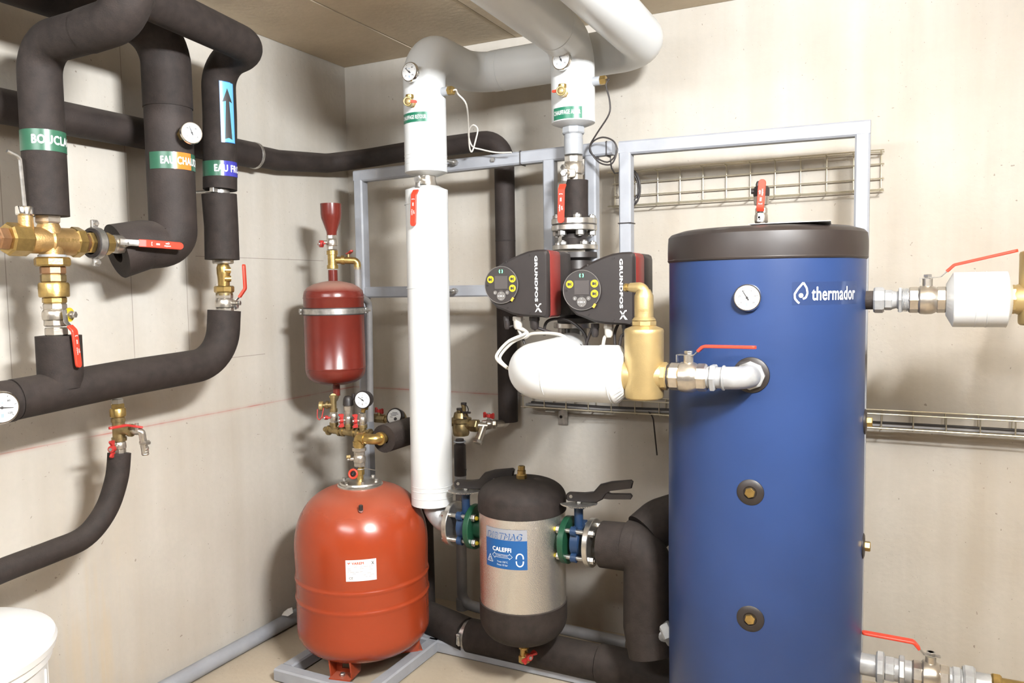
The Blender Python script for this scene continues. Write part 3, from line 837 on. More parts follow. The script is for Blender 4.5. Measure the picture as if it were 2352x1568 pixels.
part('nozzle', B().lathe(a2 - Z3 * 0.004, Z3, [(0, 0.009), (0.004, 0.0115), (0.008, 0.0095), (0.012, 0.0115), (0.016, 0.0095), (0.02, 0.0115), (0.026, 0.0105)], 18), NICKEL, t)
hp = V((0.35, -1.513, 1.078))
part('stem', B().cyl(hp - Z3 * 0.012, hp + Z3 * 0.014, 0.006, seg=12), NICKEL, t)
part('lever_grip', B().strip([hp + V((0.006, 0.012, 0.0)), hp + V((-0.004, -0.008, 0.006)), V((0.35, -1.549, 1.092)), V((0.35, -1.599, 1.092))], V((1, -0.2, 0)), 0.017, 0.007, bend=0.02), RED2, t, 'red lever')
zb0 = 1.02
t = ball_valve('small nickel ball valve with red wing handle above the lower foam hose', (tx, ty, zb0), Z3, (0.35, -0.93, 0), 0.05, 0.0185)
wing_handle(t, V((tx, ty, zb0 - 0.004)) + V((0.35, -0.93, 0)) * 0.036, (0.35, -0.93, 0.0), (0, 0, 1), 0.052)
one('insulation_hose', B().tube(smooth([(0.28, -1.525, 0.996), (0.28, -1.539, 0.9167), (0.28, -1.581, 0.829), (0.28, -1.653, 0.7688), (0.28, -1.754, 0.7555), (0.28, -1.9, 0.7461), (0.28, -2.11, 0.7225)], 7), 0.0335, 28, 0, hollow=0.016),
    FOAM, 'black foam hose curving down from the brass tee to the left edge', 'pipe')

# --- pipe along the wall and round the corner
t = T('insulated_pipe', 'dusty black foam pipe along left wall, round the corner to the back wall and down', 'pipe', (0.07, -0.9, 2.045))
part('insulation', B().tube([(0.068, -3.6, 2.045), (0.068, -0.6923, 2.045)], 0.052, 28), FOAM2, t)
part('joint_band', B().lathe((0.068, -0.6971, 2.045), Y3, [(0, 0.05), (0.003, 0.054), (0.014, 0.054), (0.018, 0.05)], 32), STEEL, t, 'worn silver band')
part('corner_insulation', B().tube([(0.068, -0.6875, 2.045), (0.064, -0.55, 2.045), (0.066, -0.23, 2.075), (0.15, -0.07, 2.11), (0.45, -0.066, 2.125), (0.897, -0.066, 2.133), (0.897, -0.066, 0.90)], 0.0435, 28, [0.05, 0.1, 0.1, 0.2, 0.10], hollow=0.02, n=9), FOAM2, t)
seam(t, (0.897, -0.066, 1.694), Z3, 0.0435, 0.006, FOAMCUT)

# --- salt bin
bx, byy, br = 0.311, -2.108, 0.272
t = T('plastic_bin', 'round white plastic bin with a lipped lid at bottom left', 'bin', (bx, byy, 0))
part('body', B().lathe((bx, byy, 0), Z3, [(0, br * 0.86), (0.02, br * 0.9), (0.585, br * 0.955)], 64), BIN, t)
for k in range(16):
    a = 2 * pi * k / 16
    p = V((bx + cos(a) * br * 0.945, byy + sin(a) * br * 0.945, 0.28))
    part('rib', B().box(p, (0.010, 0.008, 0.5), 0.002, (V((cos(a), sin(a), 0)), V((-sin(a), cos(a), 0)), Z3)), BIN, t)
part('lid', B().lathe((bx, byy, 0.555), Z3, [(0, br * 0.985), (0.004, br), (0.022, br * 1.005), (0.030, br * 1.035), (0.048, br * 1.048), (0.060, br * 1.03), (0.0655, br * 0.98), (0.069, br * 0.8), (0.071, br * 0.05)], 64), BIN, t)
for px_, py_ in ((bx + 0.075, byy + 0.11), (bx - 0.02, byy + 0.16), (bx + 0.13, byy + 0.02)):
    part('stain', B().lathe((px_, py_, 0.6258), Z3, [(0, 0.007), (0.0006, 0.006)], 12), AMBER, t)

# --- conduit along the foot of the left wall, paper scrap
one('floor_conduit', B().tube([(0.032, -0.10, 0.032), (0.032, -2.6, 0.032)], 0.030, 24), GALV, 'pale grey conduit lying along the foot of the left wall', 'conduit')
pb = B(); c = V((0.06, -0.5855, 0.07347)); c.z = max(c.z, 0.065)
pts = [(-0.022, -0.012, 0.0), (0.018, -0.016, 0.004), (0.03, 0.004, 0.014), (0.012, 0.018, 0.03), (-0.012, 0.012, 0.018), (-0.03, 0.01, 0.006), (0.002, 0.002, 0.028), (0.0, 0.0, -0.006)]
pb.add([c + V(p) for p in pts], [(0, 1, 6), (1, 2, 6), (2, 3, 6), (3, 4, 6), (4, 5, 6), (5, 0, 6), (1, 0, 7), (2, 1, 7), (3, 2, 7), (4, 3, 7), (5, 4, 7), (0, 5, 7)])
one('paper_scrap', pb, PAPER, 'crumpled white paper scrap on the grey conduit by the left wall', 'paper', angle=5)

# ================================================================ steel frames
FY = -0.285
def post(t, x, z0, z1, y=FY, w_=0.046, name='post'):
    part(name, B().bar((x, y, z0), (x, y, z1), w_, 0.05, up=(0, 1, 0)), GALV, t)
def rail(t, x0, x1, z, y=FY, h=0.05, name='rail'):
    part(name, B().bar((x0, y, z), (x1, y, z), 0.046, h), GALV, t)
t = T('pipe_rack', 'grey square tube frame in the corner, carrying the pumps and the white pipe', 'frame', (0.9, FY, 0))
zt_ = 1.992
xp1 = 0.2932
post(t, xp1, 0.0, zt_ - 0.02)
post(t, 1.209, 1.50, zt_ - 0.01)
post(t, 1.382, 1.50, zt_ - 0.01)
part('rail', B().bar((xp1 - 0.023, FY, 1.99), (1.471, FY, 2.007), 0.046, 0.05), GALV, t)
rail(t, xp1 + 0.023, 1.50, 1.479, h=0.048)
for x_, z_ in ((0.7998, 2.005), (0.7878, 1.48)):
    bb = B().hexa((x_, FY - 0.025, z_), (x_, FY - 0.036, z_), 0.011)
    part('bolt', bb, STEEL, t)
part('bolt', B().hexa((0.9717, FY - 0.025, 2.003), (0.9717, FY - 0.034, 2.003), 0.010), STEEL, t)
for x_, z_ in ((1.09, 2.001), (1.449, 2.004)):
    part('cable_tie', B().box((x_, FY, z_), (0.004, 0.052, 0.056), 0.001), CABLEB, t)
t = T('pipe_rack', 'grey square tube frame behind the blue tank on the back wall side', 'frame', (1.9, FY, 0))
xq1, xq2 = 1.519, 2.326
post(t, xq1, 1.45, 2.002 - 0.02)
post(t, xq2, 0.0, 1.991 - 0.02)
part('rail', B().bar((xq1 - 0.023, FY, 2.002), (xq2 + 0.023, FY, 1.991), 0.046, 0.05), GALV, t)
part('cable_tie', B().box((xq1, FY, 1.724), (0.052, 0.056, 0.004), 0.001), CABLEB, t)
t = T('base_frame', 'grey square tube base frame on the floor under the red tank', 'frame', (0.55, -0.7, 0))
part('rail', B().bar((0.324, -0.925, 0.027), (0.77, -0.925, 0.027), 0.05, 0.05), GALV, t)
part('rail', B().bar((0.347, -0.90, 0.027), (0.347, -0.47, 0.027), 0.05, 0.05), GALV, t)
part('rail', B().bar((0.745, -0.90, 0.027), (0.745, -0.47, 0.027), 0.05, 0.05), GALV, t)
part('rail', B().bar((0.324, -0.463, 0.027), (1.87, -0.463, 0.027), 0.05, 0.05), GALV, t)

# ================================================================ heating return: white jacketed pipe
rx, ry, rr = 0.838, -0.60, 0.0795
zb1, zt1 = 1.927, 2.372
t = T('insulated_pipe', 'white jacketed return pipe labelled CHAUFFAGE RETOUR, crossing to the right and overhead', 'pipe', (rx, ry, zb1))
part('riser_jacket', B().tube([(rx, ry, zb1), (rx, ry, zt1), (rx, ry + 0.16, zt1 + 0.003)], rr, 40, 0.115, n=14), WHITE, t)
part('elbow_jacket', B().tube([(rx, ry + 0.15, zt1 + 0.003), (rx, -0.215, zt1 + 0.005), (1.02, -0.215, zt1 + 0.006)], rr * 0.995, 40, 0.10, n=12), WHITE, t)
part('run_jacket', B().tube([(0.93, -0.215, zt1 + 0.006), (1.585, -0.215, 2.384), (1.60, -1.35, 2.386), (1.60, -1.35, 2.568)], rr * 1.02, 40, [0.125, 0.1], n=14), WHITE, t)
seam(t, (0.972, -0.215, zt1 + 0.006), X3, rr * 1.02)
part('end_collar', pleat_cone((rx, ry, zb1), (rx, ry, 1.913), rr, 0.040), WHITE, t)
for py in (1.987, 1.974, 1.955): seam(t, (rx, ry, py), Z3, rr, 0.003)
f = facing(rx, ry)
z0, z1 = 2.1, 2.135
lab = part('pipe_label', B().patch(rx, ry, rr + 0.0005, f - 1.35, f + 0.14, z0, z1), LGREEN2, t, 'green label reading CHAUFFAGE RETOUR')
part('lettering', text_wrap(B(), 'CHAUFFAGE RETOUR', rx, ry, rr + 0.0018, f - 1.28, (z0 + z1) / 2 - 0.0075, 0.015, 1.36 * rr, 0.04), PAPER, lab, flat=True)
gauge('round thermometer high on the white pipe labelled CHAUFFAGE RETOUR', (0.8572, -0.725, 2.266), (-0.08, -1, 0.02), 0.0345, -50, stem=(rx, ry - 0.06, 2.279), case=0.018, nums=('0', '40', '80', '120'))
def drain_cock(label, tip, root, wing):
    """brass drain cock with blind cap, sticking out of a jacketed pipe"""
    tip, root = V(tip), V(root); d = (tip - root).normalized(); L_ = (tip - root).length
    t = T('drain_cock', label, 'tap', root)
    part('body', B().hexa(root, root + d * L_ * 0.30, 0.014).cyl(root + d * L_ * 0.28, root + d * L_ * 0.75, 0.0115, seg=18).cyl(root + d * L_ * 0.62, tip, 0.017, seg=20, ch=0.002), BRASS, t)
    up = (Z3 - d * d.z).normalized()
    m_ = root + d * L_ * 0.6
    part('outlet', B().cyl(m_, m_ + up * 0.026, 0.0105, seg=16).cyl(m_ + up * 0.014, m_ + up * 0.028, 0.015, seg=18, ch=0.002), BRASS, t)
    part('cap', B().sphere(tip, 0.0135, 16, 8, (1, 0.5, 1)), GOLD, t)
    e = V(wing).normalized()
    part('handle', B().strip([tip - e * 0.002, tip + e * 0.012, tip + e * 0.030], up, 0.010, 0.006), RED, t, 'red handle')
    return t
drain_cock('brass drain cock with red handle on the white CHAUFFAGE RETOUR pipe', (0.8583, -0.745, 2.159), (0.8313, -0.665, 2.166), (0.9, 0.25, -0.1))
def sensor(label, p, d, pts, cmat, r=0.0028, bend=0.02, group=None, nut=0.014, name='temperature_sensor'):
    p, d = V(p), V(d).normalized()
    t = T(name, label, 'sensor', p, group)
    part('socket', B().cyl(p - d * 0.02, p + d * 0.022, 0.016, seg=20), PVCL, t)
    part('nut', B().hexa(p + d * 0.02, p + d * 0.044, 0.0165), BRASS, t)
    part('cable', B().tube(smooth([p + d * 0.043, p + d * 0.055] + pts, 5), r, 10, 0), cmat, t)
    return t
sensor('brass nut sensor on the return pipe with a looped pale grey cable', (0.9197, -0.6, 2.215), X3,
       [(0.971, -0.58, 2.205), (0.9882, -0.55, 2.171), (0.9394, -0.45, 2.114), (0.9135, -0.4, 2.049), (0.9164, -0.385, 2.029), (0.9351, -0.385, 2.075), (0.9465, -0.39, 2.113), (0.9309, -0.4, 2.128), (0.9022, -0.385, 2.104), (0.9141, -0.38, 2.052), (0.9441, -0.36, 2.039), (1.009, -0.355, 2.022), (1.077, -0.357, 2.016)], CABLEW, 0.0032, 0.012)
part_v = T('ball_valve', 'nickel valve between the two white jacket sections, its red lever hanging down', 'valve', (rx, ry, 1.896))
t = part_v
part('body', B().lathe((rx, ry, 1.869), Z3, [(0, 0.036), (0.012, 0.040), (0.03, 0.036), (0.055, 0.034)], 28), NICKEL, t)
vc = V((0.8446, -0.665, 1.892))
part('stem', B().cyl(vc + Y3 * 0.05, vc - Y3 * 0.002, 0.015, seg=18).box(vc + Y3 * 0.02, (0.05, 0.01, 0.03), 0.003), NICKEL, t)
part('stem_nut', B().hexa(vc, vc - Y3 * 0.013, 0.0125), STEEL, t)
lever(t, vc - Y3 * 0.004, (-0.03, 0, -1), -Y3, 0.160, 0.026, wd=0.024, split=0.36, tilt=0.004)
# lower white pipe
z0, z1 = 0.6619, 1.861
t = T('insulated_pipe', 'long white jacketed vertical pipe in front of the red tank', 'pipe', (rx, ry, z0))
part('jacket', B().tube([(0.832, ry, z0), (rx, ry, z1)], 0.0800, 48), WHITE, t)
part('end_collar', B().lathe((rx, ry, z1 - 0.002), Z3, [(0, 0.0800), (0.016, 0.048), (0.018, 0.036)], 48), WHITE, t)
for py in (1.807, 1.493, 0.7375, 0.7208, 0.694): seam(t, (0.8335, ry, py), Z3, 0.0803, 0.003)
t = T('steel_elbow', 'grey steel elbow from the long white pipe to the left flange', 'pipe', (0.84, ry, 0.62))
part('elbow', B().tube([(0.833, ry, 0.70), (0.833, ry, 0.592), (0.935, ry, 0.590)], 0.040, 32, 0.085, n=14), GALVP, t)
for z_, x1_ in ((2.005, 0.7998), (1.48, 0.7878)):
    one('support_rod', B().cyl((x1_ - 0.035, -0.53, z_ + 0.004), (x1_, -0.320, z_), 0.0065, seg=12).hexa((x1_, -0.334, z_), (x1_, -0.320, z_), 0.013), STEEL,
        'zinc rod tying the white pipe to the upper grey rail' if z_ > 1.9 else 'zinc rod tying the white pipe to the middle grey rail', 'rod')

# ================================================================ heating supply: white riser, valve, flanges
px_, py_ = 1.354, -0.40
sr = 0.0805
zb2 = 2.091
t = T('insulated_pipe', 'white jacketed supply pipe labelled CHAUFFAGE ALLER, running overhead toward the camera', 'pipe', (px_, py_, zb2))
part('riser_jacket', B().tube([(px_, py_, zb2), (px_, py_, 2.375), (px_ + 0.006, -0.62, 2.383)], sr, 40, 0.10, n=14), WHITE, t)
part('run_jacket', B().tube([(px_ + 0.005, -0.56, 2.382), (1.372, -1.30, 2.384), (1.372, -1.30, 2.568)], sr * 1.01, 40, 0.1), WHITE, t)
seam(t, (px_ + 0.006, -0.60, 2.382), Y3, sr * 1.01)
part('end_collar', pleat_cone((px_, py_, zb2), (px_, py_, 2.077), sr, 0.043, amp=0.03), WHITE, t)
f = facing(px_, py_)
z0, z1 = 2.093, 2.135
lab = part('pipe_label', B().patch(px_, py_, sr + 0.0005, f - 1.03, f + 0.40, z0, z1), LGREEN2, t, 'green label reading CHAUFFAGE ALLER')
part('lettering', text_wrap(B(), 'CHAUFFAGE ALLER', px_, py_, sr + 0.0018, f - 0.99, (z0 + z1) / 2 - 0.006, 0.016, 1.34 * sr, 0.04), PAPER, lab, flat=True)
gauge('round thermometer high on the white pipe labelled CHAUFFAGE ALLER', (1.361, -0.525, 2.288), (-0.12, -1, 0.0), 0.036, -25, stem=(px_ - 0.02, py_ - 0.06, 2.307), case=0.018, nums=('0', '40', '80', '120'))
drain_cock('brass drain cock with red handle on the white CHAUFFAGE ALLER pipe', (1.368, -0.55, 2.175), (1.35, -0.462, 2.182), (-0.9, 0.15, 0.05))
sensor('brass nut sensor on the supply pipe with a looped black cable', (1.439, -0.4, 2.231), X3,
       [(1.482, -0.4, 2.213), (1.495, -0.4, 2.158), (1.493, -0.4, 2.109), (1.444, -0.39, 2.049), (1.409, -0.375, 2.007), (1.416, -0.37, 1.976), (1.475, -0.372, 1.943), (1.512, -0.372, 1.975), (1.501, -0.372, 2.015), (1.459, -0.372, 2.034), (1.42, -0.372, 2.022), (1.411, -0.375, 1.991), (1.442, -0.372, 1.946), (1.484, -0.372, 1.933), (1.504, -0.372, 1.952), (1.514, -0.372, 1.99)], CABLEB, 0.0030, 0.018)
t = T('pipe_union', 'grey hex union and painted pipe stub under the CHAUFFAGE ALLER jacket', 'fitting', (px_, py_, 2.016))
part('hex_fitting', B().hexa((px_, py_, 2.05), (px_, py_, 2.077), 0.0430, sides=8), PVCL, t)
part('neck', B().cyl((px_, py_, 2.032), (px_, py_, 2.051), 0.0345), PVCL, t)
part('stub', B().cyl((px_, py_, 1.975), (px_, py_, 2.034), 0.0352, ch=0.002), PVCL, t)
c = V((px_, py_, 1.924))
t = ball_valve('nickel ball valve under the grey union, red lever down the black sleeve', c, Z3, (-0.25, -1, 0), 0.095, 0.0375, printed=False)
vc = V((1.349, -0.475, 1.9))
part('stem_hub', B().cyl(vc + V((0.02, 0.04, 0)), vc + Y3 * 0.002, 0.014, seg=18).box(vc + V((0.012, 0.012, 0)), (0.05, 0.01, 0.03), 0.003), NICKEL, t)
part('hub_nut', B().hexa(vc, vc - Y3 * 0.013, 0.0125), STEEL, t)
lever(t, vc - Y3 * 0.004, (-0.03, 0, -1), -Y3, 0.168, 0.024, wd=0.026, split=0.36)
one('insulation_sleeve', B().tube([(px_ + 0.006, py_, 1.746), (px_ + 0.006, py_, 1.81), (px_ + 0.006, py_, 1.881)], 0.047, 32, rf=lambda k: 1 + 0.02 * sin(k * 7)), FOAM,
    'short black foam sleeve above the flange pair of the pump', 'insulation')
def flange(label, c, d, R, h, hole=0.045, nb=4, br=0.012, bh=0.012, side=1, mtl=None, a0=0.0, bmat=None, both=False, gasket=False, name='flange', cat='flange', out=0.004, bR=0.78):
    c, d = V(c), V(d).normalized()
    t = T(name, label, cat, c)
    part('disc', B().lathe(c - d * h / 2, d, [(0, R - 0.002), (0.002, R), (h - 0.002, R), (h, R - 0.002)], 44), mtl or INOX, t)
    if side: bolts(t, c + d * (h / 2) * side, d * side, R * bR, nb, br, bh, a0, mtl=bmat, out=out)
    if both: bolts(t, c - d * (h / 2) * side, -d * side, R * bR, nb, br, bh, a0, mtl=bmat)
    if gasket: part('gasket', B().cyl(c - d * (h / 2) * side, c - d * (h / 2 + 0.008) * side, R * 0.97), RUBBER, t)
    return t
flange('upper steel flange of the bolted pair above the rubber bellows', (px_, py_, 1.731), Z3, 0.0845, 0.021, nb=4, a0=0.55, br=0.015, gasket=True)
flange('second steel flange of the bolted pair, on top of the rubber bellows', (px_, py_, 1.707), Z3, 0.0845, 0.020, nb=6, side=-1, a0=0.35, br=0.0155, bh=0.018)
t = T('rubber_bellows', 'black rubber expansion bellows between two steel flanges', 'bellows', (px_, py_, 1.67))
zz0, zz1 = 1.639, 1.699
hb = zz1 - zz0
part('body', B().lathe((px_, py_, zz0), Z3, [(0, 0.05), (hb * 0.12, 0.038), (hb * 0.3, 0.043), (hb * 0.5, 0.0475), (hb * 0.7, 0.044), (hb * 0.85, 0.037), (hb, 0.05)], 36), RUBBER, t)
flange('third steel flange, under the rubber bellows and behind the pump heads', (px_ + 0.003, py_, 1.635), Z3, 0.0845, 0.018, nb=5, a0=0.9, br=0.015)
t = T('pump_manifold', 'black cast housing joining the two circulation pump heads', 'pump', (px_, py_, 1.5))
zb_, zt_ = 1.357, 1.617
hh = zt_ - zb_
part('housing', B().lathe((px_ + 0.01, py_, zb_), Z3, [(0, 0.075), (0.018, 0.078), (0.03, 0.05), (hh * 0.25, 0.06), (hh * 0.5, 0.075), (hh * 0.75, 0.06), (hh - 0.03, 0.052), (hh - 0.02, 0.076), (hh, 0.074)], 36), BLACK, t)
for xm, ym in ((1.30, -0.52), (1.57, -0.50)):
    part('motor_can', B().cyl((xm, -0.54, 1.49), (xm, -0.42, 1.49), 0.075, seg=28), BLACK, t)
part('cross_web', B().box((1.44, -0.45, 1.49), (0.26, 0.10, 0.13), 0.02), BLACK, t)
flange('lower steel flange below the pump heads, with hanging bolts', (px_ + 0.003, py_, 1.347), Z3, 0.083, 0.020, nb=5, side=-1, a0=1.1, bh=0.030)
t = T('steel_elbow', 'grey steel elbow below the pump flange, leading into white jacket', 'pipe', (px_, py_, 1.27))
part('elbow', B().tube([(px_, py_, 1.345), (px_, py_, 1.25), (px_ + 0.02, -0.56, 1.245)], 0.043, 28, 0.07, n=12), GALVP, t)

# ---- twin circulation pump heads
def pump_head(label, px, pz, s):
    """front plate in the plane y = -0.75; px, pz = lower right corner of the plate; s = scale of the outline (m per drawing unit)"""
    t = T('circulation_pump', label, 'pump', (px, -0.64, pz))
    raw = [(750, 1338), (800, 1345), (822, 1325), (828, 1260), (826, 660), (815, 622), (785, 604), (700, 604), (600, 616), (500, 645), (400, 682), (300, 722), (220, 770), (138, 815), (90, 880), (62, 950), (62, 1035), (90, 1112), (138, 1182), (200, 1238), (290, 1268), (400, 1312), (520, 1330), (640, 1335)]
    out = [((x - 828) * s, (1345 - y) * s) for x, y in raw][::-1]
    o = V((px, -0.75, pz))
    front = part('front_cover', B().prism(o, X3, Z3, Y3, out, 0.032, 0.008), PUMPB, t, angle=40)
    def clipx(k, x0): return [(max(x, x0), y * k + (1 - k) * 0.11) for x, y in out]
    part('red_band', B().prism(o + Y3 * 0.030, X3, Z3, Y3, [(x * 0.995, y * 0.99 + 0.001) for x, y in out], 0.085, 0.002), PUMPR, t, 'dark red band', angle=40)
    part('rear_cover', B().prism(o + Y3 * 0.113, X3, Z3, Y3, [(x * 0.985, y * 0.985 + 0.0015) for x, y in out], 0.105, 0.012), PUMPB, t, angle=40)
    # control dial
    dc = o + V(((278 - 828) * s, 0, (1345 - 980) * s)); R = 205 * s
    dial = part('control_dial', B().lathe(dc + Y3 * 0.002, -Y3, [(0, R), (0.008, R), (0.010, R * 0.985)], 48), DIAL, t)
    part('dial_rim', B().ring(dc - Y3 * 0.008, Y3, R, 0.0011, 48, 6), BTN, dial)
    y0 = -0.75 - 0.0085
    def at(x, y): return V((px + (x - 828) * s, y0, pz + (1345 - y) * s))
    a, b_ = at(200, 1025), at(362, 880)
    part('screen', B().box(((a.x + b_.x) / 2, y0 - 0.0006, (a.z + b_.z) / 2), (b_.x - a.x, 0.0012, b_.z - a.z)), SCREEN, dial)
    part('name_print', text_flat(B(), 'MAGNA3', at(281, 1040) - Y3 * 0.0015, X3, Z3, 7 * s), BTN, dial, flat=True)
    def button(x, y, r, txts, mt=BTN):
        c_ = at(x, y)
        q = part('button', B().cyl(c_ + Y3 * 0.001, c_ - Y3 * 0.002, r * s, seg=20), mt, dial)
        tb = B()
        for tx, dx, dy, h_ in txts: text_flat(tb, tx, at(x + dx, y + dy) - Y3 * 0.0035, X3, Z3, h_ * s)
        o2 = part('button_print', tb, PAPER, dial, flat=True); o2['kind'] = 'stuff'
    button(280, 1102, 52, (('OK', 0, 0, 18), ('<', -33, 0, 16), ('>', 33, 0, 16), ('^', 0, -34, 8), ('v', 0, 36, 8)))
    button(206, 1065, 22, (('^', 0, -4, 8), ('n', 0, 6, 9)))
    button(356, 1065, 22, (('v', 0, 0, 10),))
    for (x, y) in ((148, 918), (420, 915), (420, 1018)):
        c_ = at(x, y)
        q = part('round_sticker', B().cyl(c_ + Y3 * 0.001, c_ - Y3 * 0.0012, 40 * s, seg=28), YELLOW, dial, 'yellow round sticker')
        ib = B(); f_ = c_ - Y3 * 0.0018
        for (xa, ya, xb, yb) in ((-22, -14, 4, 14), (4, -5, 12, 5), (12, -20, 20, 18)):
            ib.add([f_ + V((xa * s, 0, ya * s)), f_ + V((xb * s, 0, ya * s)), f_ + V((xb * s, 0, yb * s)), f_ + V((xa * s, 0, yb * s))], [(0, 1, 2, 3)])
        o2 = part('pictogram', ib, INK, dial, flat=True); o2['kind'] = 'stuff'
    for a_ in (-32, 32):
        pts = []
        for k in range(7): pts.append(at(280, 830) + V((sin(rad(a_ * 0 + (90 if a_ > 0 else -90) + (k - 3) * 16)) * 19 * s, -0.001, cos(rad((90 if a_ > 0 else -90) + (k - 3) * 16)) * 24 * s)))
        part('indicator_light', B().tube(pts, 5.5 * s, 8), LED, dial, 'green indicator light')
    part('amber_tab', B().box(at(416, 1140), (24 * s, 0.003, 44 * s), 0, (V((0.83, 0, -0.55)), Y3, V((0.55, 0, 0.83)))), AMBER, t, 'amber tab')
    part('lock_screw', B().cyl(at(105, 982) + Y3 * 0.004, at(105, 982) - Y3 * 0.001, 14 * s, seg=16), PUMPB, dial)
    for x, y in ((615, 660), (340, 725), (340, 1232), (610, 1290)):
        part('screw', B().cyl(at(x, y) + Y3 * 0.01, at(x, y) + Y3 * 0.0065, 11 * s, seg=12), BLACK, t)
    part('lettering', text_flat(B(), 'GRUNDFOS', at(697, 920) + Y3 * 0.0075, -Z3, X3, 36 * s, 500 * s, 0.05), PAPER, t, 'white lettering GRUNDFOS reading downward', flat=True)
    # crossed-stroke emblem
    eb = B(); q0 = at(718, 1235) + Y3 * 0.0077
    def poly(pts): eb.add([q0 + X3 * (x * s) + Z3 * (-y * s) for x, y in pts], [tuple(range(len(pts)))])
    poly([(-38, -38), (-28, -43), (44, 47), (18, 47)])
    poly([(-38, 42), (14, -46), (34, -50), (36, -38), (18, -32), (-18, 36), (-38, 48)])
    part('emblem', eb, PAPER, t, flat=True)
    return t
pump_head('left circulation pump head, black with green light and white lettering', 1.397, 1.388, 0.2270 / 741 )
pump_head('right circulation pump head, black, partly behind the brass air separator', 1.694, 1.364, 0.2330 / 741 )
# glands and cables under the heads
def gland(x, y, z, mt, label, r=0.016):
    t = T('cable_gland', label, 'gland', (x, y, z))
    part('nut', B().hexa((x, y, z), (x, y, z - 0.016), r), mt, t)
    part('dome', B().lathe((x, y, z - 0.015), -Z3, [(0, r * 0.9), (0.022, r * 0.82), (0.03, r * 0.5)], 18), mt, t)
GL = [((1.220), -0.70, CABLEB, 'black cable gland at far left under the left pump head', 0.012), (1.262, -0.70, CABLEW, 'white cable gland under the left pump head', 0.018), (1.325, -0.70, CABLEB, 'wide black cable gland under the left pump head', 0.018),
      (1.545, -0.70, CABLEB, 'black cable gland at left under the right pump head', 0.014), (1.592, -0.70, CABLEW, 'white cable gland under the right pump head', 0.016), (1.655, -0.70, CABLEB, 'wide black cable gland under the right pump head', 0.018)]
for x, y, mt, lb, r in GL: gland(x, y, (1.395 if x < 1.42 else 1.372) - 0.004, mt, lb, r)
def cable(label, pts, mt, r=0.0045, bend=0.03): return one('cable', B().tube(smooth(pts, 6), r, 10, 0), mt, label, 'cable')
cable('white cable from the left pump head over to the air pipe', [(1.262, -0.70, 1.352), (1.284, -0.7, 1.318), (1.32, -0.7, 1.332), (1.426, -0.72, 1.331), (1.489, -0.75, 1.297), (1.503, -0.72, 1.265)], CABLEW, 0.006)
cable('white cable looping left down round the white jacket elbow', [(1.258, -0.705, 1.352), (1.302, -0.72, 1.336), (1.268, -0.78, 1.312), (1.278, -0.88, 1.282), (1.283, -0.9, 1.26), (1.319, -0.9, 1.233)], CABLEW, 0.0052)
cable('second white cable looping left beside the white jacket elbow', [(1.267, -0.69, 1.352), (1.299, -0.7, 1.329), (1.261, -0.74, 1.304), (1.269, -0.84, 1.273), (1.275, -0.86, 1.252), (1.31, -0.86, 1.222)], CABLEW, 0.0050)
cable('black cable from the wide left gland sweeping to the right', [(1.325, -0.70, 1.346), (1.329, -0.69, 1.352), (1.372, -0.68, 1.337), (1.433, -0.68, 1.319), (1.488, -0.68, 1.29)], CABLEB, 0.0052)
cable('black cable arching under the left pump head', [(1.334, -0.64, 1.322), (1.341, -0.64, 1.365), (1.376, -0.64, 1.38), (1.433, -0.64, 1.372), (1.483, -0.64, 1.332), (1.492, -0.64, 1.287)], CABLEB, 0.0052)
cable('thin black cable from the far left gland', [(1.220, -0.70, 1.352), (1.254, -0.69, 1.358), (1.269, -0.69, 1.328), (1.282, -0.69, 1.295)], CABLEB, 0.004)
cable('white cable hanging straight from the right pump head', [(1.592, -0.70, 1.328), (1.578, -0.7, 1.322), (1.57, -0.7, 1.286), (1.564, -0.72, 1.245)], CABLEW, 0.006)
cable('black cable hanging left of the white gland of the right pump', [(1.545, -0.70, 1.33), (1.534, -0.69, 1.354), (1.508, -0.68, 1.305), (1.495, -0.68, 1.269)], CABLEB, 0.0048)
cable('black cable hanging right of the white gland of the right pump', [(1.62, -0.68, 1.37), (1.606, -0.68, 1.336), (1.606, -0.68, 1.286), (1.595, -0.68, 1.242)], CABLEB, 0.0048)
cable('black cable hanging from the wide gland of the right pump', [(1.655, -0.70, 1.325), (1.637, -0.7, 1.33), (1.627, -0.7, 1.287), (1.612, -0.7, 1.23)], CABLEB, 0.005)

# ================================================================ big orange-red expansion vessel
vx, vy2, vr = 0.566, -0.70, 0.2555
t = T('expansion_vessel', 'large orange-red expansion vessel on legs with a white data label', 'vessel', (vx, vy2, 0.05))
zs0, zs1, zt0 = 0.185, 0.5027, 0.7323
zbm = 0.075
prof = []
for k in range(13):
    a = pi / 2 * k / 12; prof.append((zbm + (zs0 - zbm) * (1 - cos(a)), max(0.001, vr * sin(a) ** 0.72)))
prof += [(zs0 + 0.02, vr)]
zg = 0.3173
zg2 = 0.3925
for zc_ in (zg, zg2):
    prof += [(zc_ - 0.016, vr), (zc_ - 0.008, vr + 0.0015), (zc_ - 0.002, vr + 0.004), (zc_ + 0.003, vr + 0.003), (zc_ + 0.008, vr - 0.0008), (zc_ + 0.014, vr)]
for k in range(15):
    a = pi / 2 * k / 14; prof.append((zs1 + (zt0 - zs1) * sin(a) ** 0.95, vr * (cos(a) ** 0.66 if k < 14 else 0) * 1.0 + 0.002))
prof = [p for p in prof if p[0] < zt0 - 0.0005 and (p[1] > 0.09 or p[0] < zs0)] + [(zt0, 0.085)]
shell = part('shell', B().lathe((vx, vy2, 0), Z3, prof, 96), ORANGE, t, angle=50)
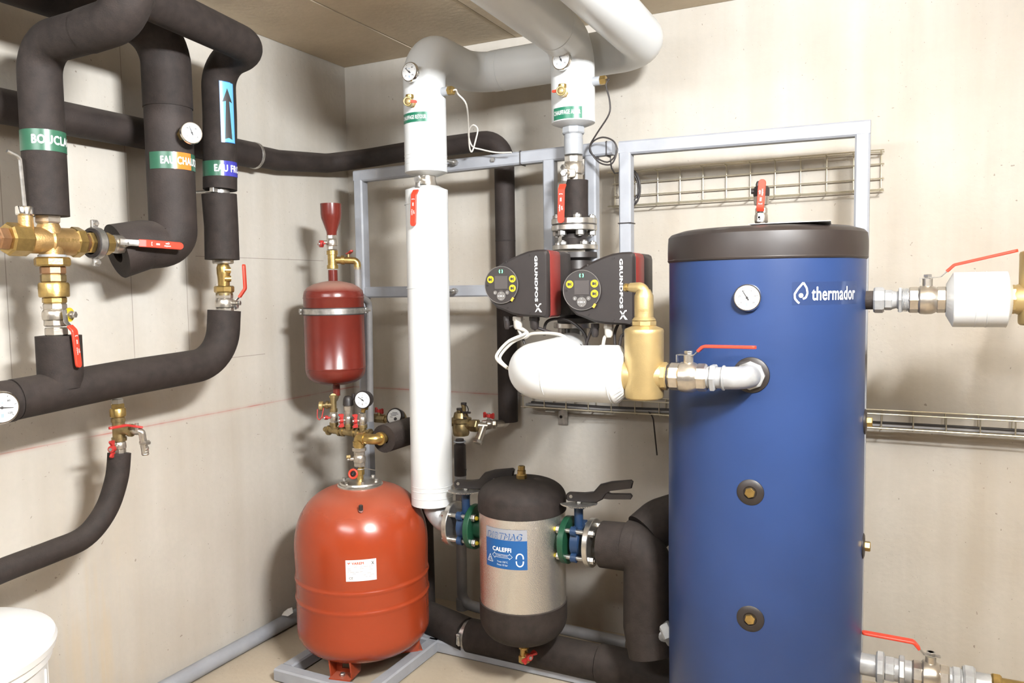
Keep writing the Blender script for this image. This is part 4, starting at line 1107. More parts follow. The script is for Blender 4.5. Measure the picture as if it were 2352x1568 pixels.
for a_ in (-78, 42, 162):
    a = rad(a_); d = V((cos(a), sin(a), 0)); sde = V((-sin(a), cos(a), 0)); p = V((vx, vy2, 0)) + d * 0.165
    lb = B()
    for s_ in (-1, 1):
        lb.prism(p + sde * 0.042 * s_ - sde * 0.003, d, Z3, sde, [(-0.03, 0.052), (0.04, 0.052), (0.055, 0.14), (-0.05, 0.12)], 0.006)
    lb.prism(p - sde * 0.042 + d * 0.0, sde, Z3, -d, [(0, 0.052), (0.084, 0.052), (0.084, 0.125), (0.062, 0.125), (0.058, 0.07), (0.026, 0.07), (0.022, 0.125), (0, 0.125)], 0.005)
    lb.box(p + V((0, 0, 0.0545)) + d * 0.012, (0.09, 0.085, 0.005), 0, (d, sde, Z3))
    lg = part('leg', lb, ORANGE, t)
    part('bolt', B().hexa(p + d * 0.03 + V((0, 0, 0.057)), p + d * 0.03 + V((0, 0, 0.068)), 0.010).cyl(p + d * 0.03 + V((0, 0, 0.02)), p + d * 0.03 + V((0, 0, 0.057)), 0.006, seg=10), STEEL, lg)
zt1 = zt0
part('flange_plate', B().lathe((vx, vy2, zt1 - 0.006), Z3, [(0, 0.0845), (0.003, 0.088), (0.009, 0.088), (0.013, 0.084), (0.014, 0.079), (0.020, 0.076), (0.024, 0.06), (0.027, 0.03)], 48), INOX, t, 'silver top plate')
for k in range(6):
    a = 2 * pi * k / 6 + 0.3
    p = V((vx + cos(a) * 0.066, vy2 + sin(a) * 0.066, zt1 + 0.015))
    part('bolt', B().hexa(p, p + Z3 * 0.010, 0.0075), STEEL, t)
vp = V((0.6868, -0.8565, 0.6839)); vn = (vp - V((vx, vy2, vp.z - 0.12))).normalized()
part('valve_stem', B().cyl(vp - vn * 0.02, vp + vn * 0.006, 0.009, seg=14), TANKRED, t)
part('valve_cap', B().cyl(vp + vn * 0.004 - V((0, 0, 0.0)), vp + vn * 0.006 + Z3 * 0.018, 0.0078, seg=14, ch=0.001), BLACK, t)
f = facing(vx, vy2)
z0, z1 = 0.4421, 0.5204
lw = 0.106
lab = part('data_label', B().patch(vx, vy2, vr + 0.0024, f - 0.235, f + 0.19, z0, z1), PAPER, t, 'white data label')
lh = z1 - z0; r2 = vr + 0.0040
a0 = f - 0.235
part('lettering', text_wrap(B(), 'VAREM', vx, vy2, r2, a0 + 0.085, z1 - 0.017, 0.0095, 0.043, 0.03), RINK, lab, flat=True)
part('logo_mark', wrap2d(B(), [(0.004, 0.007), (0.0085, 0.0), (0.016, 0.008), (0.0115, 0.008), (0.009, 0.0035), (0.0075, 0.008)], [(0, 1, 4, 5), (1, 2, 3, 4)], vx, vy2, r2, a0 + 0.01, z1 - 0.016), RINK, lab, flat=True)
lt = B()
text_wrap(lt, 'X', vx, vy2, r2, a0 + 0.355, z1 - 0.020, 0.012, 0.010, 0.02)
text_wrap(lt, 'CE', vx, vy2, r2, a0 + 0.045, z0 + 0.008, 0.0085, 0.014, 0.0)
part('label_marks', lt, INK, lab, flat=True)
gb = B(); rnd = random.Random(3)
for j in range(7):
    zl_ = z1 - 0.026 - j * 0.0062; x_ = 0.006
    while x_ < lw - 0.012:
        wl_ = rnd.uniform(0.004, 0.016)
        if rnd.random() < 0.5 and not (j > 4 and x_ < 0.03):
            wrap2d(gb, rect2d(x_, 0, x_ + wl_, 0.0016), [(0, 1, 2, 3)], vx, vy2, r2, a0, zl_)
        x_ += wl_ + 0.004
o_ = part('fine_print', gb, GINK, lab, flat=True); o_['kind'] = 'stuff'

# filling stem on the vessel
fx, fz = vx, zt1 + 0.02
t = ball_valve('nickel shut-off valve between the brass elbow and the red vessel', (vx, vy2 + 0.05 - 0.05, 0.834), Z3, (-0.8, -0.6, 0), 0.062, 0.0225)
part('stem_knob', B().hexa(V((vx, vy2, 0.8426)) + V((-0.8, -0.6, 0)) * 0.034, V((vx, vy2, 0.8426)) + V((-0.8, -0.6, 0)) * 0.050, 0.009), DBRASS, t)
part('neck', B().hexa((vx, vy2, 0.7703), (vx, vy2, 0.8013), 0.0175).cyl((vx, vy2, fz - 0.006), (vx, vy2, 0.8048), 0.013), BRASS, t)
b = B()
a_, c_ = V((0.6149, -0.78, 0.8228)), V((0.6113, -0.8, 0.8002))
t2 = T('loose_handle', 'loose red and black valve handle hanging by a wire on the vessel stem', 'handle', a_)
part('arm', B().strip([a_, a_ + (c_ - a_) * 0.5, c_], Y3, 0.012, 0.008), BLACK, t2)
part('rim', B().ring(c_, (0.3, -1, 0.2), 0.0155, 0.0045, 22, 8), RED, t2, 'red rim')
part('cup', B().cyl(c_ + Y3 * 0.008, c_, 0.014, seg=16), BLACK, t2)
part('tie', B().ring((vx, vy2, 0.7962), Z3, 0.024, 0.0016, 20, 6).cyl((vx + 0.024, vy2, 0.7979), (vx + 0.085, vy2 - 0.01, 0.7979), 0.0016, seg=8), STEEL, t2)
# brass elbow and tee above it
t = T('brass_tee', 'thick brass tee with an elbow turning into the black foam pipe', 'fitting', (vx, vy2, 0.9045))
ez = 0.9165
b = B().tube([(vx, vy2, 0.8701), (vx, vy2, ez), (vx + 0.02, vy2, ez), (vx + 0.075, vy2 - 0.002, ez - 0.002), (vx + 0.082, vy2 + 0.06, ez - 0.002)], 0.0205, 24, [0.012, 0, 0.026], n=8)
b.cyl((vx, vy2, 0.8839), (vx, vy2, 0.9027), 0.0245).cyl((vx + 0.026, vy2, ez), (vx + 0.033, vy2, ez), 0.0245)
b.cyl((vx + 0.082, vy2 + 0.02, ez - 0.002), (vx + 0.082, vy2 + 0.034, ez - 0.002), 0.0255)
part('body', b, BRASS, t)
part('union_nut', B().hexa((vx, vy2, 0.8633), (vx, vy2, 0.8787), 0.027, sides=8), NICKEL, t)
e0 = V((vx + 0.085, vy2 + 0.045, ez - 0.006))
one('insulation_hose', B().tube([e0, e0 + V((0.006, 0.15, 0.002)), e0 + V((0.012, 0.30, 0.004))], 0.055, 28, hollow=0.022), FOAM2, 'black foam pipe with open end behind the brass elbow, going toward the back wall', 'pipe')

# manifold with three risers (runs along x)
my = -0.64
mz = 0.9222
t = T('manifold', 'brass manifold of tees above the large red vessel', 'fitting', (0.45, my, mz))
b = B().cyl((0.3645, my, mz + 0.004), (0.5865, my, mz - 0.006), 0.0155)
for q in (0.369, 0.4246, 0.4423, 0.4989, 0.5183, 0.5738):
    b.cyl((q - 0.004, my, mz), (q + 0.004, my, mz), 0.020)
b.lathe((0.369, my, mz + 0.003), -X3, [(0, 0.013), (0.02, 0.011), (0.026, 0.007)], 16)
part('body', b, DBRASS, t)
part('drop', B().tube([(0.5483, my, mz), (vx, my - 0.01, mz - 0.012), (vx, vy2, ez)], 0.0185, 20, 0.03), DBRASS, t)
for px1, z_ in ((0.3958, 0), (0.4707, 0), (0.5398, 0)):
    part('branch', B().cyl((px1, my, mz), (px1, my, mz + 0.03), 0.014).cyl((px1, my, mz + 0.022), (px1, my, mz + 0.034), 0.018), DBRASS, t)
x1, x2, x3 = 0.3958, 0.4707, 0.5398
sd = V((-0.55, -0.83, 0))
def mini_valve(label, x, zc, hr, mt=None, wingdir=(0, 0, 1), R=0.0155):
    t = ball_valve(label, (x, my, zc), Z3, sd, 0.058, R, mtl=mt or NICKEL)
    wing_handle(t, V((x, my, zc)) + sd * (R * 1.6 + 0.004), sd, wingdir, hr)
    return t
v1 = mini_valve('small nickel valve with red handle under the filling tee with yellow cap', x1, 0.9786, 0.042, wingdir=(0.9, -0.4, 0.1))
v2 = mini_valve('small nickel valve with red wing handle under the safety valve', x2, 0.9715, 0.054)
v3 = mini_valve('small nickel valve with red wing handle under the black pressure gauge', x3, 0.974, 0.054)
t = T('filling_tee', 'brass tee with dangling yellow cap below the dark red vessel', 'fitting', (x1, my, 1.028))
b = B().cyl((x1, my, 0.9999), (x1, my, 1.06), 0.0125).cyl((x1, my, 1.057), (x1, my, 1.067), 0.016).cyl((x1, my, 0.9999), (x1, my, 1.012), 0.016)
yc0 = V((x1, my, 1.028))
b.cyl(yc0, yc0 + V((-0.045, -0.02, -0.003)), 0.0115).cyl(yc0 + V((-0.018, -0.008, 0)), yc0 + V((-0.026, -0.0115, 0)), 0.0165)
part('body', b, DBRASS, t)
cc = yc0 + V((-0.052, -0.024, -0.004))
part('cap', B().cyl(cc + V((0.014, 0.007, 0)), cc, 0.0195, seg=14, ch=0.002), GOLD, t, 'yellow cap')
part('strap', B().tube([cc + V((0, -0.012, -0.012)), cc + V((0.004, -0.02, -0.045)), cc + V((0.016, -0.02, -0.055)), cc + V((0.028, -0.02, -0.04)), cc + V((0.03, -0.01, -0.005))], 0.002, 8, 0.012), RED2, t, 'red strap')
t = T('safety_valve', 'nickel safety valve with a black knob beside the pressure gauge', 'valve', (x2, my, 1.021))
part('body', B().lathe((x2, my, 0.9975), Z3, [(0, 0.0145), (0.012, 0.0145), (0.013, 0.018), (0.030, 0.0185), (0.032, 0.016), (0.046, 0.0165)], 22), NICKEL, t)
part('cap', B().lathe((x2, my, 1.031), Z3, [(0, 0.0205), (0.022, 0.0185), (0.030, 0.0165), (0.036, 0.012), (0.037, 0.006)], 22, mod=lambda j, k: 1 + 0.04 * (k % 2)), BLACK, t)
part('pin', B().cyl((x2 + 0.02, my + 0.01, 1.052), (x2 + 0.02, my + 0.01, 1.077), 0.007, seg=12), BLACK, t)
gauge('black rimmed pressure gauge above the brass manifold', (0.5622, -0.665, 1.06), (0.22, -1, 0.03), 0.0345, -55, stem=(x3 + 0.002, my, 1.006), case=0.035, black=True, nums=('0', '1', '2', '3', '4'), smat=BRASS, stem_r=0.009)

# ---- small dark red vessel in the corner
sx_, sy_, srr = 0.340, -0.55, 0.123
zb3, zt3 = 1.096, 1.529
t = T('dosing_vessel', 'small dark red vessel hung in the corner by a steel band', 'vessel', (sx_, sy_, zb3))
hgt = zt3 - zb3
pr = [(zb3, 0.012), (zb3 + 0.004, 0.05), (zb3 + 0.014, 0.085), (zb3 + 0.028, 0.108), (zb3 + 0.045, 0.119), (zb3 + 0.065, srr)]
zr1, zr2 = 1.171, 1.461
for q in (zr1, zr2): pr += [(q - 0.005, srr), (q - 0.001, srr + 0.0022), (q + 0.003, srr), ]
pr += [(zt3 - 0.060, srr), (zt3 - 0.042, 0.119), (zt3 - 0.026, 0.106), (zt3 - 0.013, 0.082), (zt3 - 0.004, 0.045), (zt3, 0.02)]
part('shell', B().lathe((sx_, sy_, 0), Z3, pr, 64), TANKRED, t, angle=50)
part('top_neck', B().cyl((sx_, sy_, zt3 - 0.006), (sx_, sy_, 1.574), 0.0195), TANKRED, t)
part('bottom_neck', B().cyl((sx_, sy_, 1.052), (sx_, sy_, zb3 + 0.006), 0.0155), TANKRED, t)
part('pipe', B().tube([(sx_, sy_, 1.055), (sx_, sy_ - 0.01, 1.037), (x1, my, 1.062)], 0.0125, 16, 0.02), DBRASS, t)
zq = 1.405
bt = T('vessel_band', 'steel band clamp round the small dark red vessel', 'clamp', (sx_, sy_, zq))
part('band', B().band((sx_, sy_, zq - 0.011), Z3, srr - 0.001, srr + 0.0035, 0.022, 64), STEEL, bt)
part('lining', B().band((sx_, sy_, zq - 0.015), Z3, srr - 0.001, srr + 0.0025, 0.030, 64), RUBBER, bt, 'dark rubber edge')
for s_ in (-1, 1):
    a = facing(sx_, sy_) + s_ * 1.5
    p = V((sx_ + cos(a) * (srr + 0.008), sy_ + sin(a) * (srr + 0.008), zq))
    part('lug', B().box(p, (0.012, 0.02, 0.024), 0.002), STEEL, bt)
    part('screw', B().hexa(p + V((0.006, -0.018, 0)), p + V((0.004, 0.02, 0)), 0.006), STEEL, bt)
# funnel, valve and tee on top
t = ball_valve('small nickel valve with red tee handle under the red funnel', (sx_, sy_, 1.687), Z3, sd, 0.062, 0.0225)
o_ = V((sx_, sy_, 1.681)) + sd * 0.044
part('handle', B().cyl(o_ - sd * 0.006, o_ + sd * 0.008, 0.0145, seg=18).box(o_ + V((0.0, 0, 0)), (0.072, 0.008, 0.008), 0.001, (V((0.86, -0.5, 0)), V((0.5, 0.86, 0)), Z3)), RED2, t, 'red tee handle')
part('screw', B().cyl(o_ + sd * 0.008, o_ + sd * 0.012, 0.006, seg=12), STEEL, t)
zf0, zf1 = 1.715, 1.845
hf = zf1 - zf0
fb = [(0, 0.0195), (hf * 0.12, 0.021), (hf * 0.55, 0.0405), (hf * 0.68, 0.0425), (hf, 0.0430), (hf, 0.0410), (hf * 0.66, 0.0400), (hf * 0.5, 0.036), (hf * 0.12, 0.016)]
one('funnel', B().lathe((sx_, sy_, zf0), Z3, fb, 40), TANKRED, 'dark red filling funnel on top of the small corner vessel', 'funnel', angle=45)
t = T('brass_tee', 'brass tee between the red funnel valve and the small red vessel', 'fitting', (sx_, sy_, 1.619))
b = B().cyl((sx_, sy_, 1.579), (sx_, sy_, 1.654), 0.0195).cyl((sx_, sy_, 1.579), (sx_, sy_, 1.594), 0.023).cyl((sx_, sy_, 1.637), (sx_, sy_, 1.654), 0.023)
zs2 = 1.615
b.tube([(sx_, sy_, zs2), (sx_ + 0.055, sy_ + 0.035, zs2 - 0.002), (sx_ + 0.085, sy_ + 0.055, zs2 - 0.004), (sx_ + 0.085, sy_ + 0.055, zs2 - 0.04)], 0.0145, 16, 0.02)
b.cyl((sx_ + 0.03, sy_ + 0.02, zs2), (sx_ + 0.042, sy_ + 0.027, zs2), 0.019)
part('body', b, BRASS, t)
part('overflow_pipe', B().tube([(sx_ + 0.085, sy_ + 0.055, zs2 - 0.03), (sx_ + 0.085, sy_ + 0.055, zs2 - 0.14), (sx_ + 0.06, sy_ + 0.16, zs2 - 0.18), (sx_ + 0.05, sy_ + 0.16, 0.92)], 0.0145, 16, 0.04), PVC, t, 'grey overflow pipe')
o_ = V((sx_ + 0.055, sy_ + 0.035, zs2 + 0.020))
part('stem', B().cyl(o_ - Z3 * 0.012, o_ + Z3 * 0.008, 0.006, seg=12), DBRASS, t)
part('handle', B().strip([o_ + V((-0.008, 0.004, 0.006)), o_ + V((0.004, -0.002, 0.006)), o_ + V((0.028, -0.016, 0.014))], (0.5, 0.86, 0), 0.016, 0.006), RED2, t, 'red handle')

# ---- filling line on the back wall: stop valve, meter, disconnector, strainer, valve
ly, lz = -0.24, 0.905
t = T('brass_tee', 'dull brass pipe with red wing valve left of the water meter', 'valve', (0.40, ly, lz))
b = B().cyl((0.2386, ly, lz - 0.004), (0.3963, ly, lz), 0.0145)
b.hexa((0.2951, ly, lz), (0.3628, ly, lz), 0.020, sides=8)
b.cyl((0.3291, ly, lz), (0.3291, ly, lz + 0.03), 0.010)
part('body', b, DBRASS, t)
wing_handle(t, (0.3291, ly - 0.002, lz + 0.034), Z3, (0.93, -0.36, 0), 0.060)
mc = V((0.4335, -0.275, 0.9265))
mn = V((0.10, -0.93, 0.38)).normalized()
t = T('water_meter', 'round water meter with white face, half hidden by the black foam pipe', 'meter', mc)
part('body', B().lathe(mc - mn * 0.06, mn, [(0, 0.034), (0.02, 0.040), (0.03, 0.040), (0.04, 0.034)], 32), DBRASS, t)
part('collar', B().lathe(mc - mn * 0.03, mn, [(0, 0.036), (0.004, 0.040), (0.026, 0.040), (0.032, 0.035), (0.030, 0.0335), (0.027, 0.033)], 36), BLACK, t)
part('dial_face', B().lathe(mc - mn * 0.004, mn, [(0, 0.033), (0.004, 0.033)], 36), FACE, t)
mu = Z3.cross(mn).normalized(); mv = mn.cross(mu)
mb = B()
for j, (yy, xa, xb) in enumerate(((0.016, -0.012, 0.014), (0.010, -0.020, 0.020), (0.004, -0.018, 0.010), (-0.004, -0.02, -0.006))):
    q = mc + mn * 0.0006 + mv * yy
    mb.add([q + mu * xa, q + mu * xb, q + mu * xb + mv * 0.0022, q + mu * xa + mv * 0.0022], [(0, 1, 2, 3)])
mb.lathe(mc + mn * 0.0002 + mu * 0.009 - mv * 0.011, mn, [(0, 0.0075), (0.001, 0.0075)], 16)
o_ = part('dial_print', mb, INK, t, flat=True); o_['kind'] = 'stuff'
part('pipe', B().cyl((mc.x + 0.02, ly, lz), (0.78, ly, lz + 0.005), 0.0145), DBRASS, t)
dx = 0.7571
t = T('backflow_preventer', 'brass backflow preventer with test cocks right of the long white pipe', 'valve', (dx, ly, 0.91))
b = B().lathe((dx, ly, 0.8581), Z3, [(0, 0.032), (0.01, 0.036), (0.035, 0.038), (0.055, 0.034), (0.058, 0.046), (0.075, 0.046), (0.078, 0.034), (0.10, 0.028), (0.104, 0.018)], 28)
b.cyl((dx, ly, lz + 0.005), (dx + 0.075, ly, lz), 0.020).hexa((dx + 0.05, ly, lz), (dx + 0.085, ly, lz), 0.028)
part('body', b, DBRASS, t)
for qx, qz in ((0.7563, 0.9482), (0.7781, 0.9727)):
    cb2 = B().cyl((qx, ly - 0.01, qz - 0.03), (qx, ly - 0.01, qz + 0.016), 0.0095, seg=14).cyl((qx, ly - 0.01, qz + 0.016), (qx, ly - 0.01, qz + 0.022), 0.012, seg=14)
    ck = part('test_cock', cb2, DBRASS, t)
    part('cap', B().cyl((qx, ly - 0.01, qz + 0.022), (qx, ly - 0.01, qz + 0.030), 0.0125, seg=14), BLACK, ck)
    part('strap', B().tube([(qx, ly - 0.02, qz + 0.026), (qx + 0.022, ly - 0.022, qz + 0.02), (qx + 0.030, ly - 0.02, qz + 0.0), (qx + 0.02, ly - 0.02, qz - 0.012)], 0.0022, 8, 0.012), BLACK, ck)
    part('knob', B().box((qx + 0.020, ly - 0.018, qz - 0.010), (0.036, 0.010, 0.008), 0.002), BLACK, ck)
t = T('strainer', 'nickel Y strainer hanging between backflow preventer and foam pipe', 'fitting', (0.8443, ly, lz))
s0 = V((0.813, ly, lz)); s1 = V((0.8698, ly + 0.03, lz - 0.004))
b = B().cyl(s0, s1, 0.0165).hexa(s0, s0 + V((0.022, 0, 0)), 0.021, sides=8)
k0 = s0 + (s1 - s0) * 0.75; k1 = V((0.8472, -0.25, 0.8467))
b.cyl(k0, k1, 0.0165).hexa(k1, k1 + (k1 - k0).normalized() * 0.016, 0.0205)
part('body', b, NICKEL, t)
b1 = V((0.8559, -0.17, lz - 0.004))
t = ball_valve('small nickel valve with red wing handle at the foot of the foam pipe', b1, (0.8, 0.5, 0), Z3, 0.062, 0.0205)
wing_handle(t, b1 + Z3 * 0.036, Z3, (0.95, -0.3, 0), 0.062)
part('elbow', B().tube([b1 + V((0.02, 0.012, 0)), (0.897, -0.068, lz - 0.014), (0.897, -0.066, 0.93)], 0.0175, 18, 0.03), NICKEL, t)
t = T('drain_pipe', 'drain of black and grey plastic pipe below the backflow preventer', 'pipe', (0.77, ly, 0.45))
part('tundish', B().lathe((dx - 0.008, ly, 0.6822), Z3, [(0, 0.0250), (0.0, 0.026), (0.135, 0.026), (0.14, 0.018), (0.16, 0.018)], 28), BLACK, t)
part('rim', B().ring((dx - 0.008, ly, 0.8308), Z3, 0.0235, 0.0032, 28, 8), PVCL, t)
part('screw', B().cyl((dx + 0.012, ly, 0.7117), (dx + 0.030, ly - 0.005, 0.7117), 0.003, seg=8), STEEL, t)
part('coupling', B().cyl((dx - 0.008, ly, 0.619), (dx - 0.008, ly, 0.6898), 0.0245), PVCL, t)
dz_ = 0.115
part('down_pipe', B().tube([(dx - 0.008, ly, 0.6286), (dx - 0.012, ly, dz_), (1.02, ly - 0.01, dz_ - 0.02), (1.5, ly - 0.01, dz_ - 0.03)], 0.0225, 22, [0.05, 0.02]), PVC, t)
part('socket', B().cyl((dx - 0.012, ly, 0.08636), (dx - 0.012, ly, 0.1353), 0.0265), PVC, t)
one('insulation_hose', B().tube([(0.655, -0.36, 0.07), (0.652, -0.36, 0.56)], 0.024, 20), FOAM, 'thin dark upright foam pipe between the red vessel and the grey drain', 'pipe')

# ================================================================ dirt separator with its flanged valves
DY, DZ = -0.60, 0.594
dx0 = 1.219
dr = 0.158
zA, zB = 0.6822, 0.3525
zTop, zBot = 0.7965, 0.1968
t = T('dirt_separator', 'magnetic dirt separator with foil jacket, black foam domes and blue sticker', 'separator', (dx0, DY, zBot))
prt = [(zA, dr * 0.99), (zA + 0.004, dr + 0.004)]
hd = zTop - zA
for k in range(1, 13):
    a = pi / 2 * k / 12; prt.append((zA + hd * (0.38 + 0.62 * sin(a)) if k else zA, (dr + 0.004) * (cos(a) ** 0.62 if k < 12 else 0.02)))
part('top_dome', B().lathe((dx0, DY, 0), Z3, prt, 56), FOAM, t, angle=45)
part('foil_jacket', B().lathe((dx0, DY, 0), Z3, [(zB, dr), (zA + 0.002, dr)], 64), ALU, t, 'silver foil jacket')
prb = []
hd = zB - zBot
for k in range(12):
    a = pi / 2 * k / 12; prb.append((zBot + hd * 0.62 * (1 - cos(a)) * 1.0, max(0.004, (dr + 0.003) * sin(a) ** 0.62)))
prb += [(zBot + hd * 0.64, dr + 0.003), (zB - 0.003, dr + 0.003), (zB, dr * 0.99)]
part('bottom_dome', B().lathe((dx0, DY, 0), Z3, prb, 56), FOAM, t, angle=45)
f = facing(dx0, DY)
z0, z1 = 0.5122, 0.6526
a0, a1 = f - 0.93, f + 0.10
st = part('sticker', B().patch(dx0, DY, dr + 0.0004, a0, a1, z0, z1), STBLUE, t, 'blue and grey sticker')
hz = z1 - z0; sw = (a1 - a0) * dr; rs = dr + 0.0018
part('sticker_head', B().patch(dx0, DY, dr + 0.0006, a0, a1, z1 - hz * 0.27, z1), STGREY, st, 'grey head of the sticker')
def slanted(body, h, w_, bold):
    vs, fs, _ = text_geo(body, bold)
    return [(x * w_ + y * h * 0.22, y * h, j) for x, y, j in vs], fs
q_ = slanted('DIRTMAG', hz * 0.175, sw * 0.84, 0.055)
part('title_outline', wrap2d(B(), *q_, dx0, DY, rs, a0 + 0.05, z1 - hz * 0.262), STBLUE, st, flat=True)
q_ = slanted('DIRTMAG', hz * 0.145, sw * 0.80, 0.012)
part('title_lettering', wrap2d(B(), *q_, dx0, DY, rs + 0.0007, a0 + 0.05 + sw * 0.022 / dr, z1 - hz * 0.247), STGREY, st, flat=True)
tb = B()
text_wrap(tb, 'CALEFFI', dx0, DY, rs, a0 + 0.21, z1 - hz * 0.57, hz * 0.115, sw * 0.46, 0.05)
part('lettering', tb, PAPER, st, flat=True)
tb = B()
text_wrap(tb, 'Tmax 100°C', dx0, DY, rs, a0 + 0.33, z0 + hz * 0.155, hz * 0.045, sw * 0.26, 0.0)
text_wrap(tb, 'Pmax 10 bar', dx0, DY, rs, a0 + 0.33, z0 + hz * 0.075, hz * 0.045, sw * 0.26, 0.0)
text_wrap(tb, 'BI-DIRECTIONAL', dx0, DY, rs, a0 + 0.30, z0 + hz * 0.31, hz * 0.03, sw * 0.30, 0.0)
aw = [(0.20, 0.32), (0.27, 0.40), (0.27, 0.36), (0.62, 0.36), (0.62, 0.40), (0.69, 0.32), (0.62, 0.25), (0.62, 0.285), (0.27, 0.285), (0.27, 0.25)]
def outline(pts, th, closed=True):
    n = len(pts)
    for i in range(n if closed else n - 1):
        (xa, ya), (xb, yb) = pts[i], pts[(i + 1) % n]
        l = hypot(xb - xa, yb - ya); nx, ny = -(yb - ya) / l * th, (xb - xa) / l * th
        wrap2d(tb, [(xa - nx, ya - ny), (xb - nx, yb - ny), (xb + nx, yb + ny), (xa + nx, ya + ny)], [(0, 1, 2, 3)], dx0, DY, rs, a0, z0)
outline([(x * sw, y * hz) for x, y in aw], 0.0006)
outline([(0.05 * sw, 0.14 * hz), (0.21 * sw, 0.14 * hz), (0.13 * sw, 0.32 * hz)], 0.0009)
outline([(0.105 * sw, 0.16 * hz), (0.105 * sw, 0.22 * hz), (0.13 * sw, 0.25 * hz), (0.155 * sw, 0.22 * hz), (0.155 * sw, 0.16 * hz)], 0.0008, False)
for sg in (1, -1):
    mp = []
    for k in range(9):
        a = pi * k / 8; mp.append((0.85 * sw + cos(a) * 0.075 * sw, (0.25 + sg * 0.06) * hz + sg * sin(a) * 0.10 * hz))
    mp = [(mp[0][0], (0.25 + sg * 0.025) * hz)] + mp + [(mp[-1][0], (0.25 + sg * 0.025) * hz)]
    outline(mp, 0.0022, False)
o_ = part('sticker_print', tb, PAPER, st, flat=True); o_['kind'] = 'stuff'
zt_ = zTop
part('top_plug', B().hexa((dx0 + 0.0, DY, zt_ - 0.004), (dx0, DY, zt_ + 0.016), 0.019).cyl((dx0, DY, zt_ + 0.012), (dx0, DY, zt_ + 0.030), 0.0155, seg=20).hexa((dx0, DY, zt_ + 0.030), (dx0, DY, zt_ + 0.046), 0.013), BRASS, t, 'brass plug')
part('foam_lump', B().sphere((dx0 + 0.055, DY + 0.02, zt_ - 0.012), 0.026, 12, 8, (1.1, 0.8, 0.55)), FOAM2, t)
t = T('drain_cock', 'brass drain valve with red handle under the dirt separator', 'tap', (dx0, DY, zBot - 0.02))
zz1 = zBot
b = B().cyl((dx0, DY, zz1 - 0.065), (dx0, DY, zz1 + 0.01), 0.0155, seg=20).hexa((dx0, DY, zz1 - 0.090), (dx0, DY, zz1 - 0.063), 0.0215, sides=8).hexa((dx0, DY, zz1 - 0.042), (dx0, DY, zz1 - 0.030), 0.019).hexa((dx0, DY, zz1 - 0.014), (dx0, DY, zz1 + 0.0), 0.020)
part('body', b, BRASS, t)
ho = V((dx0, DY, zz1 - 0.056))
part('stem', B().cyl(ho, ho + V((0.028, -0.02, 0)), 0.009, seg=14), BRASS, t)
hq = ho + V((0.030, -0.021, 0)); sdd = V((0.82, -0.57, 0))
wing_handle(t, hq, sdd, (0.50, 0.72, 0.48), 0.062)

